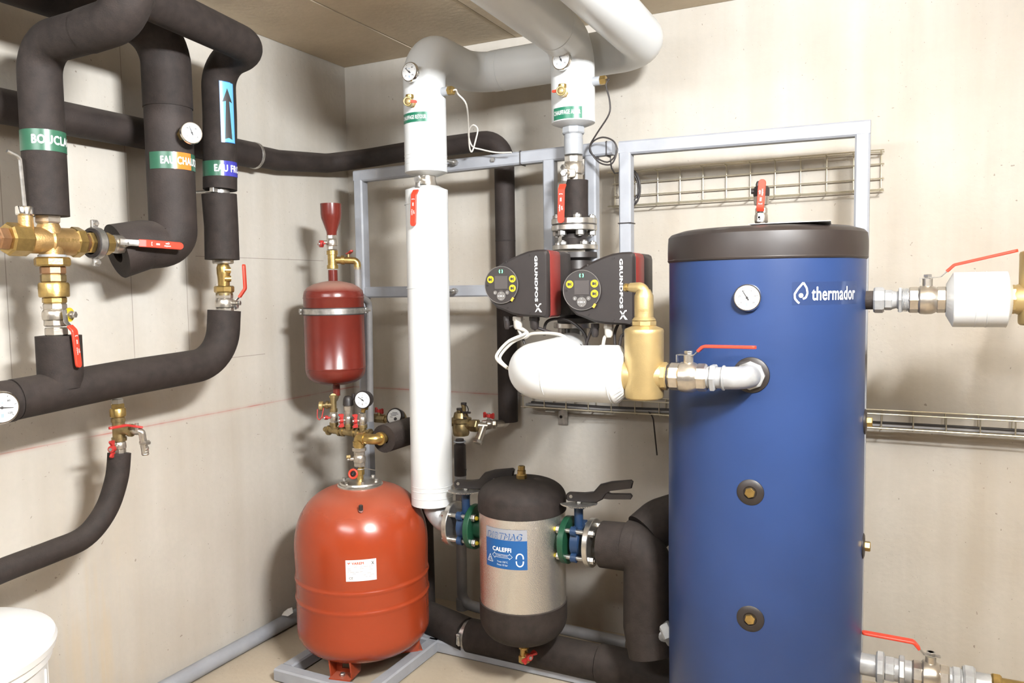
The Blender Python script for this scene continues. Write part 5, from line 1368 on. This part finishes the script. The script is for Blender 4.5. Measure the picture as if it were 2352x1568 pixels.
def bfly(x0, sgn, label_f1, label_v, label_f2):
    """steel flange, blue wafer valve, green flange; sgn -1 = left of the separator"""
    R = 0.0850
    xs_, xv, xg = (x0 - 0.052, x0, x0 + 0.040) if sgn < 0 else (x0 + 0.050, x0, x0 - 0.040)
    inw = 1 if sgn < 0 else -1
    t = flange(label_f1, (xs_, DY, DZ), X3, R, 0.020, side=0)
    bolts(t, (xs_ - inw * 0.010, DY, DZ), X3 * -inw, R * 0.78, 4, 0.0125, 0.014, pi / 4, mtl=STEEL)
    t = T('butterfly_valve', label_v, 'valve', (xv, DY, DZ))
    b = B().lathe((xv - 0.018, DY, DZ), X3, [(0, 0.050), (0.004, 0.056), (0.032, 0.056), (0.036, 0.050)], 36)
    for k in range(4):
        a = pi / 4 + k * pi / 2
        p = V((xv, DY + cos(a) * R * 0.78, DZ + sin(a) * R * 0.78))
        b.cyl(p - X3 * 0.010, p + X3 * 0.010, 0.0165, seg=18)
        q = V((xv, DY + cos(a) * 0.045, DZ + sin(a) * 0.045))
        b.bar(q, p, 0.018, 0.018)
    part('body', b, VBLUE, t)
    zp = DZ + 0.134
    part('neck', B().cyl((xv, DY, DZ + 0.05), (xv, DY, zp), 0.016, seg=18).box((xv, DY, zp - 0.006), (0.062, 0.06, 0.012), 0.004), VBLUE, t)
    for k in range(4):
        a = pi / 4 + k * pi / 2
        o = V((xv, DY + cos(a) * R * 0.78, DZ + sin(a) * R * 0.78))
        part('stud', B().cyl(o - X3 * 0.055, o + X3 * 0.055, 0.0082, seg=12), STEEL, t)
    # toothed latch plate, open fan
    pts = []
    for k in range(57):
        a = rad(-150 + 210 * k / 56); r_ = 0.062 + (0.004 if k % 2 else 0)
        pts.append((cos(a) * r_, sin(a) * r_))
    pts.append((-0.01, 0.014))
    part('latch_plate', B().prism((xv, DY, zp), X3, Y3, Z3, pts, 0.004), STEEL, t, 'dusty toothed plate')
    part('latch_pin', B().hexa((xv, DY, zp + 0.004), (xv, DY, zp + 0.026), 0.012), STEEL, t)
    hb_ = V((xv - 0.012, DY - 0.004, zp + 0.028)); e = V((0.97, 0.22, 0.0)).normalized(); w_ = Z3; n_ = e.cross(w_)
    up = [(-0.030, -0.012), (-0.022, -0.018), (0.03, -0.020), (0.075, -0.020), (0.10, -0.006), (0.112, 0.014), (0.128, 0.026), (0.20, 0.038), (0.205, 0.058), (0.198, 0.064), (0.13, 0.056), (0.09, 0.044), (0.066, 0.016), (0.03, 0.010), (-0.022, 0.010), (-0.030, 0.004)]
    hnd = part('handle', B().prism(hb_ - n_ * 0.013, e, w_, n_, up, 0.026, 0.004), BLACK, t, 'black squeeze handle', angle=45)
    lo = [(0.095, -0.008), (0.12, -0.010), (0.196, -0.006), (0.202, 0.004), (0.196, 0.012), (0.125, 0.010), (0.105, 0.016)]
    part('trigger', B().prism(hb_ - n_ * 0.010 + V((0, 0, 0.004)), e, w_, n_, lo, 0.020, 0.003), BLACK, hnd, angle=45)
    part('pivot', B().cyl(hb_ - n_ * 0.016 + e * -0.012, hb_ + n_ * 0.016 + e * -0.012, 0.006, seg=12), STEEL, hnd)
    t = flange(label_f2, (xg, DY, DZ), X3, R * 0.99, 0.022, side=0, mtl=FGREEN)
    bolts(t, (xg + inw * 0.011, DY, DZ), X3 * inw, R * 0.78, 4, 0.0135, 0.014, pi / 4, mtl=STEEL, out=0.006)
    for k in range(4):
        a = pi / 4 + k * pi / 2
        o = V((xg + inw * 0.025, DY, DZ)); u, w2 = perp(X3 * inw)
        o = o + (u * cos(a) + w2 * sin(a)) * R * 0.78
        part('bolt_cap', B().sphere(o + X3 * inw * 0.006, 0.0078, 12, 8), YELLOW, t, 'yellow bolt end')
    part('pipe_neck', B().cyl((xg, DY, DZ), (xg + inw * 0.085, DY, DZ), 0.042, 0.046), FGREEN, t)
xl = 0.9826
xr = 1.441
bfly(xl, -1, 'steel flange left of the dirt separator, beside the long white pipe', 'left blue butterfly valve with black squeeze handle', 'green flange on the left side of the dirt separator')
bfly(xr, 1, 'steel flange right of the dirt separator, on the black foam pipe', 'right blue butterfly valve with black squeeze handle', 'green flange on the right side of the dirt separator')

# ================================================================ black foam pipes low between separator and tank
x0 = xr + 0.088
t = T('insulated_pipe', 'thick black foam pipe right of the dirt separator, turning down behind the blue tank', 'pipe', (x0, DY, DZ))
part('insulation', B().tube([(x0, DY, DZ), (1.60, DY, DZ + 0.002), (1.66, DY, DZ + 0.004)], 0.0800, 36, rf=lambda k: 1 + 0.03 * k), FOAM, t)
part('drop_insulation', B().tube([(1.615, DY, DZ + 0.01), (1.693, DY, DZ + 0.006), (1.690, DY, 0.33), (1.712, DY - 0.01, 0.24)], 0.0830, 36, [0.10, 0.04]), FOAM, t)
part('upper_insulation', B().tube([(1.665, -0.55, 0.63), (1.705, -0.50, 0.668), (1.83, -0.37, 0.70)], 0.0790, 32, 0.08), FOAM, t)
part('end_ring', B().lathe((1.775, -0.427, 0.687), V((0.125, 0.13, 0.03)), [(0, 0.080), (0.004, 0.083), (0.012, 0.083), (0.016, 0.080)], 36), FOAMCUT, t)
t = T('pipe_union', 'nickel hex union low down between black foam pipe and blue tank', 'fitting', (1.76, -0.62, 0.30))
n0, n1 = V((1.73, -0.64, 0.3159)), V((1.782, -0.62, 0.3431))
part('sleeve', B().cyl(n0, n0 + (n1 - n0) * 0.5, 0.030), GALVP, t)
part('nut', B().hexa(n0 + (n1 - n0) * 0.4, n1, 0.045), GALVP, t)
t = T('insulated_pipe', 'black foam pipe lying along the base frame behind the red vessel', 'pipe', (1.2, -0.41, 0.09))
part('insulation', B().tube([(0.60, -0.375, 0.098), (0.8905, -0.455, 0.09)], 0.066, 30, hollow=0.03), FOAM, t)
part('insulation', B().tube([(0.9073, -0.4561, 0.09), (1.461, -0.4608, 0.09)], 0.066, 30, hollow=0.03), FOAM, t)
part('insulation', B().tube([(1.464, -0.4595, 0.09), (1.767, -0.4628, 0.09)], 0.070, 30, hollow=0.03), FOAM, t)
q0, q1 = V((0.8788, -0.456, 0.09)), V((0.9189, -0.4552, 0.09))
cl = T('pipe_clamp', 'zinc clamp at the joint of the black foam pipe on the floor', 'clamp', q0)
part('pipe', B().cyl(q0, q1, 0.05), STEEL, cl)
part('clamp_ring', B().band(q0 + (q1 - q0) * 0.25, q1 - q0, 0.048, 0.058, 0.016, 32), STEEL, cl)
part('screw', B().hexa(q0 + V((0.012, -0.062, -0.02)), q0 + V((0.012, -0.070, 0.02)), 0.007).box(q0 + V((0.010, -0.062, 0.005)), (0.016, 0.014, 0.045), 0.002), STEEL, cl)
one('hex_plug', B().hexa((1.599, -0.4165, 0.14), (1.633, -0.4085, 0.14), 0.022), GALVP, 'small grey hex plug on the floor foam pipe near the tank', 'fitting')

# ================================================================ air line: white jacket, air separator, valve, elbow into the tank
AY, AZ = -1.05, 1.243
wx = 1.452
t = T('insulated_pipe', 'white jacketed horizontal pipe with rounded elbow below the pumps', 'pipe', (1.6, AY, AZ))
xe = 1.74
part('jacket', B().tube([(xe, AY, AZ + 0.001), (wx, AY, AZ - 0.004), (wx - 0.02, -0.72, AZ), (px_ + 0.03, -0.52, AZ + 0.002)], 0.0810, 40, [0.115, 0.1], n=14), WHITE, t)
part('end_jacket', B().tube([(1.691, AY, AZ + 0.001), (xe + 0.002, AY, AZ + 0.001)], 0.0818, 40), WHITE, t)
part('end_collar', pleat_cone((xe + 0.001, AY, AZ + 0.001), (xe + 0.026, AY, AZ + 0.001), 0.0818, 0.052, amp=0.04), WHITE, t)
seam(t, (1.539, AY, AZ), X3, 0.0811, 0.003)
seam(t, (1.735, AY, AZ), X3, 0.0818, 0.003)

def air_separator(label, ax, ay, z0, nozzle_dir, port=None):
    """upright satin brass body with vent head"""
    t = T('air_separator', label, 'separator', (ax, ay, z0))
    R = 0.0535; o = V((ax, ay, z0))
    part('body', B().lathe(o, Z3, [(0, R * 0.9), (0.004, R * 0.98), (0.010, R), (0.180, R), (0.186, R * 1.01), (0.192, R * 0.97), (0.200, R * 0.62), (0.203, R * 0.55)], 44), GOLD, t)
    part('hex_collar', B().hexa(o + Z3 * 0.200, o + Z3 * 0.216, 0.0345, sides=8).lathe(o + Z3 * 0.216, Z3, [(0, 0.033), (0.006, 0.0285), (0.008, 0.0265)], 28), GOLD, t)
    part('vent_neck', B().lathe(o + Z3 * 0.222, Z3, [(0, 0.0262), (0.055, 0.0262), (0.062, 0.0255), (0.078, 0.0175)], 28), GOLD, t)
    q = o + Z3 * 0.298; nd = V(nozzle_dir).normalized()
    part('vent_elbow', B().tube([q - Z3 * 0.010, q + Z3 * 0.006, q + nd * 0.042 + Z3 * 0.008], 0.0165, 22, 0.018, rf=lambda k: 1.05 - 0.30 * k), GOLD, t)
    part('vent_nozzle', B().cyl(q + nd * 0.038 + Z3 * 0.0075, q + nd * 0.057 + Z3 * 0.008, 0.0105, seg=18).cyl(q + nd * 0.050 + Z3 * 0.0075, q + nd * 0.058 + Z3 * 0.008, 0.0118, seg=18), BRASS, t)
    return t, o
zsb = 1.18
t, o = air_separator('satin brass air separator between the white jacket and the nickel valve', 1.8175, AY, zsb, (-0.97, 0.2, 0))
fa = facing(o.x, o.y) - 0.12
part('name_frame', B().patch(o.x, o.y, 0.0262, fa - 0.60, fa + 0.60, o.z + 0.236, o.z + 0.250, 0.0006), GOLD, t)
part('cast_lettering', text_wrap(B(), 'CALEFFI', o.x, o.y, 0.0271, fa - 0.48, o.z + 0.2395, 0.007, 0.0255, 0.0), BRASS, t, flat=True)
part('port', B().cyl((xe + 0.02, AY, AZ + 0.001), (1.79, AY, AZ + 0.001), 0.044), GOLD, t)
part('port', B().lathe((1.83, AY, AZ + 0.001), X3, [(0, 0.043), (0.04, 0.036), (0.052, 0.032)], 28).hexa((1.867, AY, AZ + 0.001), (1.885, AY, AZ + 0.001), 0.0385, sides=8), GOLD, t)
vl, vr_ = 1.889, 1.991
c = V(((vl + vr_) / 2, AY, AZ + 0.001))
t = ball_valve('nickel ball valve with red lever in front of the blue tank', c, X3, Z3, vr_ - vl, 0.0390, stem_h=1.5)
part('seal', B().cyl((vl - 0.006, AY, AZ + 0.001), (vl + 0.004, AY, AZ + 0.001), 0.033), RUBBER, t)
lever(t, c + Z3 * 0.0595 - X3 * 0.004, (1, -0.02, 0), Z3, 0.168, 0.024, wd=0.026, split=0.26, printed=False, back=0.022)
part('stop_tab', B().box(c + V((-0.030, 0, 0.050)), (0.003, 0.02, 0.020), 0), STEEL, t)
part('cast_lettering', text_flat(B(), 'DN50', c + V((-0.004, -0.0418, -0.002)), X3, Z3, 0.009, bold=0.0), STEEL, t, flat=True)
t = T('pipe_union', 'grey galvanised nipple and elbow entering the tank through a black rosette', 'fitting', (2.03, AY, AZ))
za = AZ + 0.002
b = B().cyl((vr_ - 0.004, AY, za), (2.033, AY, za), 0.0285)
for k in range(5):
    q = vr_ + 0.004 + k * 0.0035
    b.cyl((q, AY, za), (q + 0.0018, AY, za), 0.030, seg=24)
part('nipple', b, GALVP, t)
part('hex_collar', B().hexa((1.999, AY, za), (2.014, AY, za), 0.0385), GALVP, t)
xp = 2.088
part('elbow', B().tube([(2.03, AY, za), (xp, AY, za), (xp, -0.93, za)], 0.0300, 28, 0.060, n=12), GALVP, t)
part('elbow_bead', B().cyl((2.03, AY, za), (2.037, AY, za), 0.0335, ch=0.002), GALVP, t)
part('lock_nut', B().hexa((xp, -0.982, za), (xp, -0.966, za), 0.0385, sides=8), GALVP, t)

# ================================================================ blue buffer tank
TX, TY, TR = 2.078, -0.68, 0.280
zb0_, zb1_ = 1.557, 1.643
t = T('buffer_tank', 'tall blue vinyl covered buffer tank with a black top band', 'tank', (TX, TY, 0))
part('jacket', B().lathe((TX, TY, 0), Z3, [(0.0, TR - 0.01), (0.02, TR), (0.6, TR + 0.003), (1.0, TR + 0.002), (1.3, TR - 0.0005), (zb0_ + 0.01, TR)], 96), BLUE, t)
part('top_band', B().lathe((TX, TY, 0), Z3, [(zb0_, TR + 0.001), (zb0_ + 0.003, TR + 0.004), (zb0_ + 0.030, TR + 0.005), (zb0_ + 0.055, TR + 0.004), (zb1_ - 0.012, TR + 0.002), (zb1_ - 0.003, TR - 0.006), (zb1_ + 0.006, TR - 0.035), (zb1_ + 0.009, 0.05)], 96, mod=lambda j, k: 1 + 0.0022 * sin(k * 0.7 + j) * (1 if j in (2, 3, 4) else 0.3)), BLACKV, t)
part('band_seam', B().ring((TX, TY, zb0_ + 0.006), Z3, TR + 0.0025, 0.0026, 96, 8), BLACKV, t)
def rosette(x, z, r, plug=True):
    yy = TY - math.sqrt(TR ** 2 - (x - TX) ** 2)
    rb = part('rosette', B().lathe((x, yy + 0.008, z), -Y3, [(0, r * 0.96), (0.006, r), (0.011, r * 0.98), (0.015, r * 0.80), (0.016, r * 0.5), (0.013, r * 0.42)], 40), BLACK, t, 'black rosette')
    if plug: part('plug', B().hexa((x, yy - 0.002, z), (x, yy - 0.013, z), 0.0145, rot=0.3), BRASS, rb, 'brass hex plug')
rosette(2.088, 0.9236, 0.0365)
rosette(2.090, 0.57, 0.0375)
rosette(xp, za, 0.0490, False)
for z_ in (1.09, 0.7254):
    q = V((TX + TR - 0.004, TY, z_))
    rb = part('rosette', B().lathe(q, X3, [(0, 0.036), (0.008, 0.0365), (0.011, 0.03), (0.012, 0.015)], 36), BLACK, t, 'black rosette')
    part('plug', B().hexa(q + X3 * 0.010, q + X3 * 0.026, 0.0145), BRASS, rb, 'brass hex plug')
zg_ = 1.454
gauge('round thermometer in the front of the blue tank', (2.079, -0.973, zg_), (0, -1, 0), 0.0365, -32, stem=None, case=0.016, nums=('0', '25', '50', '75', '100', '120'))
# logo
za_ = 1.444
aL = atan2(-.9265 - TY, 2.186 - TX)
rL = TR + 0.0016
part('logo_film', B().patch(TX, TY, TR + 0.0002, aL - 0.01, aL + 0.78, za_ - 0.012, za_ + 0.050, 0.0006), FILM, t, 'clear tape over the logo')
lb = text_wrap(B(), 'thermador', TX, TY, rL, aL + 0.178, za_, 0.037, 0.155, 0.022)
part('lettering', lb, PAPER, t, 'white lettering thermador', flat=True)
lb = B()
def drop(k0, k1, wdt):
    """stroke of the drop outline"""
    pts = [(0.027, 0.050), (0.036, 0.036), (0.0385, 0.022), (0.034, 0.010), (0.026, 0.007)] if k0 else [(0.027, 0.050), (0.013, 0.034), (0.004, 0.020), (0.005, 0.008), (0.013, -0.002), (0.017, -0.004)]
    n = len(pts)
    for i in range(n - 1):
        (xa, ya), (xb, yb) = pts[i], pts[i + 1]
        l = hypot(xb - xa, yb - ya); nx, ny = -(yb - ya) / l * wdt, (xb - xa) / l * wdt
        wrap2d(lb, [(xa - nx, ya - ny), (xb - nx, yb - ny), (xb + nx, yb + ny), (xa + nx, ya + ny)], [(0, 1, 2, 3)], TX, TY, rL, aL, za_ - 0.002)
drop(0, 0, 0.0026); drop(1, 0, 0.0026)
wrap2d(lb, [(0.021 + x, 0.016 + y) for x, y in circ(0.0062, 16)], [tuple(range(16))], TX, TY, rL, aL, za_ - 0.002)
o_ = part('logo_mark', lb, PAPER, t, 'white water drop emblem', flat=True); o_['kind'] = 'stuff'
one('paper_sheet', B().prism((TX - 0.01, TY - 0.22, zb1_ + 0.0105), X3, Y3, Z3, [(0, 0), (0.21, 0.01), (0.20, 0.16), (0.01, 0.15)], 0.0012), PAPER, 'white paper sheet lying on top of the blue tank', 'paper')
# air vent valve on top
ax_, ay_ = 2.068, -0.68
zv0 = 1.69
t = ball_valve('small nickel valve with upright red lever on top of the blue tank', (ax_, ay_, zv0 - 0.004), Z3, -Y3, 0.062, 0.0185)
part('neck', B().hexa((ax_, ay_, 1.648), (ax_, ay_, zv0 - 0.03), 0.019), NICKEL, t)
lever(t, (ax_ + 0.002, ay_ - 0.032, zv0 - 0.002), (0.07, 0, 1), -Y3, 0.098, 0.012, wd=0.0215, split=0.26)
t = T('air_vent', 'automatic air vent with a black cap above the blue tank', 'vent', (ax_, ay_, zv0 + 0.03))
za0, za1 = 1.72, 1.798
ha = za1 - za0
part('body', B().lathe((ax_, ay_, za0 - 0.006), Z3, [(0, 0.014), (0.010, 0.014), (0.012, 0.021), (0.030, 0.0225), (0.036, 0.0225)], 28), NICKEL, t)
part('cap', B().lathe((ax_, ay_, za0 + 0.030), Z3, [(0, 0.0225), (0.006, 0.0235), (0.024, 0.0235), (0.030, 0.019)], 28).cyl((ax_ + 0.015, ay_ - 0.006, za0 + 0.046), (ax_ - 0.028, ay_ - 0.006, za0 + 0.046), 0.007, seg=12), BLACK, t, 'black cap')
part('vent_screw', B().lathe((ax_ - 0.010, ay_, za0 + 0.056), Z3, [(0, 0.0065), (0.012, 0.0065), (0.018, 0.0045), (0.021, 0.002)], 14), BLACK, t)

# ================================================================ upper right line
QY, QZ = -0.68, 1.4395
t = T('pipe_union', 'grey hex union and nipples right of the blue tank', 'fitting', (2.40, QY, QZ))
part('black_nipple', B().cyl((2.345, QY, QZ), (2.381, QY, QZ), 0.0265), FOAM2, t, 'dark pipe stub')
part('union_nut', B().hexa((2.377, QY, QZ), (2.405, QY, QZ), 0.0365, sides=8), GALVP, t)
part('hex_fitting', B().hexa((2.404, QY, QZ), (2.426, QY, QZ), 0.0285, sides=8), GALVP, t)
b = B().lathe((2.424, QY, QZ), X3, [(0, 0.026), (0.012, 0.023), (0.018, 0.028), (0.055, 0.031)], 28)
for k in range(5):
    q = 2.451 + k * 0.0034
    b.cyl((q, QY, QZ), (q + 0.0018, QY, QZ), 0.0325, seg=24)
part('nipple', b, GALVP, t)
part('hex_collar', B().hexa((2.44, QY, QZ), (2.45, QY, QZ), 0.0395), GALVP, t)
v0, v1 = 2.465, 2.559
c = V(((v0 + v1) / 2, QY, QZ))
t = ball_valve('nickel ball valve with raised red lever right of the blue tank', c, X3, Z3, v1 - v0, 0.0375, stem_h=1.55)
lever(t, c + Z3 * 0.0605 + X3 * 0.006, (1, -0.10, 0.10), Z3, 0.192, 0.028, wd=0.024, split=0.30, tilt=0.018, printed=False, back=0.02)
part('stop_tab', B().box(c + V((-0.018, 0, 0.052)), (0.003, 0.02, 0.018), 0), STEEL, t)
w0, w1 = 2.575, 2.698
t = T('insulation_sleeve', 'short fat white insulation jacket on the pipe at far right', 'insulation', (2.63, QY, QZ))
part('jacket', B().tube([(w0, QY, QZ), (w1, QY, QZ)], 0.0745, 44), WHITE, t)
part('end_collar', pleat_cone((w0 + 0.0005, QY, QZ), (w0 - 0.018, QY, QZ), 0.0745, 0.040, amp=0.03), WHITE, t)
part('far_collar', pleat_cone((w1 - 0.0005, QY, QZ), (w1 + 0.012, QY, QZ), 0.0745, 0.036, amp=0.03), WHITE, t)
for q in (2.625, 2.651): seam(t, (q, QY, QZ), X3, 0.0746, 0.003)
axr = 2.778
t, o = air_separator('satin brass air separator cut by the right edge of the picture', axr, QY, QZ - 0.068, (0.97, -0.2, 0))
part('port', B().lathe((axr - 0.01, QY, QZ), -X3, [(0, 0.046), (0.045, 0.040), (0.058, 0.034)], 28).hexa((2.701, QY, QZ), (2.72, QY, QZ), 0.0385, sides=8), GOLD, t)

# ================================================================ lower right line
LZ = 0.372
t = T('pipe_union', 'grey galvanised unions low down right of the blue tank', 'fitting', (2.42, QY, LZ))
part('stub', B().cyl((2.345, QY, LZ), (2.409, QY, LZ), 0.031), GALVP, t)
part('union_nut', B().hexa((2.4, QY, LZ), (2.422, QY, LZ), 0.0470, sides=8), GALVP, t)
part('hex_fitting', B().hexa((2.421, QY, LZ), (2.45, QY, LZ), 0.036, sides=8), GALVP, t)
part('nipple', B().hexa((2.459, QY, LZ), (2.475, QY, LZ), 0.043).cyl((2.443, QY, LZ), (2.499, QY, LZ), 0.032), GALVP, t)
v0, v1 = 2.493, 2.587
c = V(((v0 + v1) / 2, QY, LZ))
t = ball_valve('nickel ball valve with red lever pointing left at bottom right', c, X3, Z3, v1 - v0, 0.0410, stem_h=1.45)
lever(t, c + Z3 * 0.061 + X3 * 0.004, (-1, -0.05, 0.04), Z3, 0.172, 0.030, wd=0.024, split=0.28, printed=False, back=0.02)
t = T('pipe_union', 'grey hex unions at the bottom right corner of the picture', 'fitting', (2.66, QY, LZ))
part('union_nut', B().hexa((2.593, QY, LZ), (2.616, QY, LZ), 0.040, sides=8), GALVP, t)
part('hex_fitting', B().hexa((2.619, QY, LZ), (2.65, QY, LZ), 0.050, sides=8), GALVP, t)
part('nipple', B().cyl((2.587, QY, LZ), (2.697, QY, LZ), 0.034), GALVP, t)
part('brass_pipe', B().hexa((2.687, QY, LZ), (2.712, QY, LZ), 0.040, sides=8).cyl((2.712, QY, LZ), (3.2, QY, LZ), 0.030), BRASS, t)

# ================================================================ wire cable trays
t = T('wire_tray', 'zinc wire cable tray mounted on the back wall above the blue tank', 'tray', (1.88, -0.03, 1.885))
X0, X1 = 1.372, 2.385
zlo, zhi = 1.815, 1.95
wr = 0.0024
def wire(pts, bend=0.0, name='wire', r=wr): part(name, B().tube(pts, r, 8, bend, n=4), WIRE, t)
for y_, z_ in ((-0.075, zhi), (-0.020, zhi + 0.001), (-0.018, zlo + (zhi - zlo) * 0.70), (-0.018, zlo + (zhi - zlo) * 0.32), (-0.020, zlo), (-0.075, zlo - 0.001)):
    wire([(X0, y_, z_), (X1, y_, z_)])
n_ = 11
for k in range(n_ + 1):
    x_ = X0 + 0.01 + (X1 - X0 - 0.02) * k / n_
    wire([(x_, -0.075, zhi), (x_, -0.016, zhi), (x_, -0.016, zlo), (x_, -0.075, zlo)], 0.012)
t = T('wire_tray', 'zinc wire cable tray low on the back wall behind the blue tank', 'tray', (1.9, -0.06, 0.98))
X0, X1 = 0.985, 3.3
for y_, z_ in ((-0.016, 1.028), (-0.115, 1.028), (-0.016, 0.975), (-0.050, 0.972), (-0.085, 0.972), (-0.115, 0.978)):
    wire([(X0, y_, z_), (X1, y_, z_)])
n_ = 23
for k in range(n_ + 1):
    x_ = X0 + 0.01 + (X1 - X0 - 0.02) * k / n_
    wire([(x_, -0.016, 1.028), (x_, -0.016, 0.971), (x_, -0.115, 0.971), (x_, -0.115, 1.028)], 0.012)
t = T('tray_bracket', 'small steel angle bracket with slot under the lower cable tray', 'bracket', (1.135, -0.03, 0.95))
part('plate', B().box((1.135, -0.005, 0.928), (0.045, 0.006, 0.075), 0.001), STEEL, t)
part('arm', B().box((1.121, -0.060, 0.964), (0.045, 0.11, 0.005), 0.001), STEEL, t)
part('slot', B().cyl((1.126, -0.0075, 0.925), (1.126, -0.0086, 0.925), 0.007, seg=12), BLACK, t)
for i, (yy, zz_, lab) in enumerate(((-0.04, 0.985, 'black cable lying in the lower wire tray, hindmost'), (-0.07, 0.982, 'black cable lying in the lower wire tray, middle'), (-0.095, 0.984, 'grey cable lying in the lower wire tray, foremost'))):
    one('cable', B().tube([(1.0, yy, zz_ + 0.002), (1.35, yy - 0.008, zz_), (1.7, yy + 0.006, zz_ + 0.004), (2.1, yy - 0.005, zz_), (2.6, yy + 0.004, zz_), (3.25, yy, zz_)], 0.0055, 10, 0.3), CABLEB if i < 2 else PVC, lab, 'cable')
one('cable', B().tube([(1.547, -0.10, 0.985), (1.569, -0.115, 0.972), (1.57, -0.1, 0.9169), (1.578, -0.09, 0.8096)], 0.0028, 8, 0.03), CABLEB, 'thin black cable end hanging from the lower tray left of the tank', 'cable')
# ---- cable bundle on the upper tray
bc = V((1.477, -0.1, 1.877))
cc_ = T('cable_coil', 'tied bundle of spare black cable behind the grey rack post', 'cable', bc)
for k in range(6):
    r_ = 0.050 + 0.0040 * k; pts = []
    for j in range(25):
        a = 2 * pi * j / 24 + 0.4 * k
        pts.append(bc + V((cos(a) * r_ * (0.62 + 0.05 * sin(k * 2.1)) - 0.004 * (k % 3), 0.006 * ((k % 3) - 1) + 0.002 * sin(3 * a + k), sin(a) * r_ * (1.12 - 0.03 * (k % 2)))))
    part('loop', B().tube(pts, 0.0028, 8), CABLEB, cc_)
one('cable', B().tube([bc + V((0.028, -0.01, -0.03)), (1.503, -0.11, 1.844), (1.481, -0.12, 1.776), (1.466, -0.13, 1.691)], 0.0028, 8, 0.02), CABLEB, 'thin black cable hanging down from the tied bundle', 'cable')
one('cable', B().tube([(1.483, -0.36, 1.96), (1.486, -0.36, 1.924), (1.451, -0.22, 1.923), (1.45, -0.12, 1.94)], 0.0030, 8, 0.02), CABLEB, 'black cable running from the sensor loop to the tied bundle', 'cable')
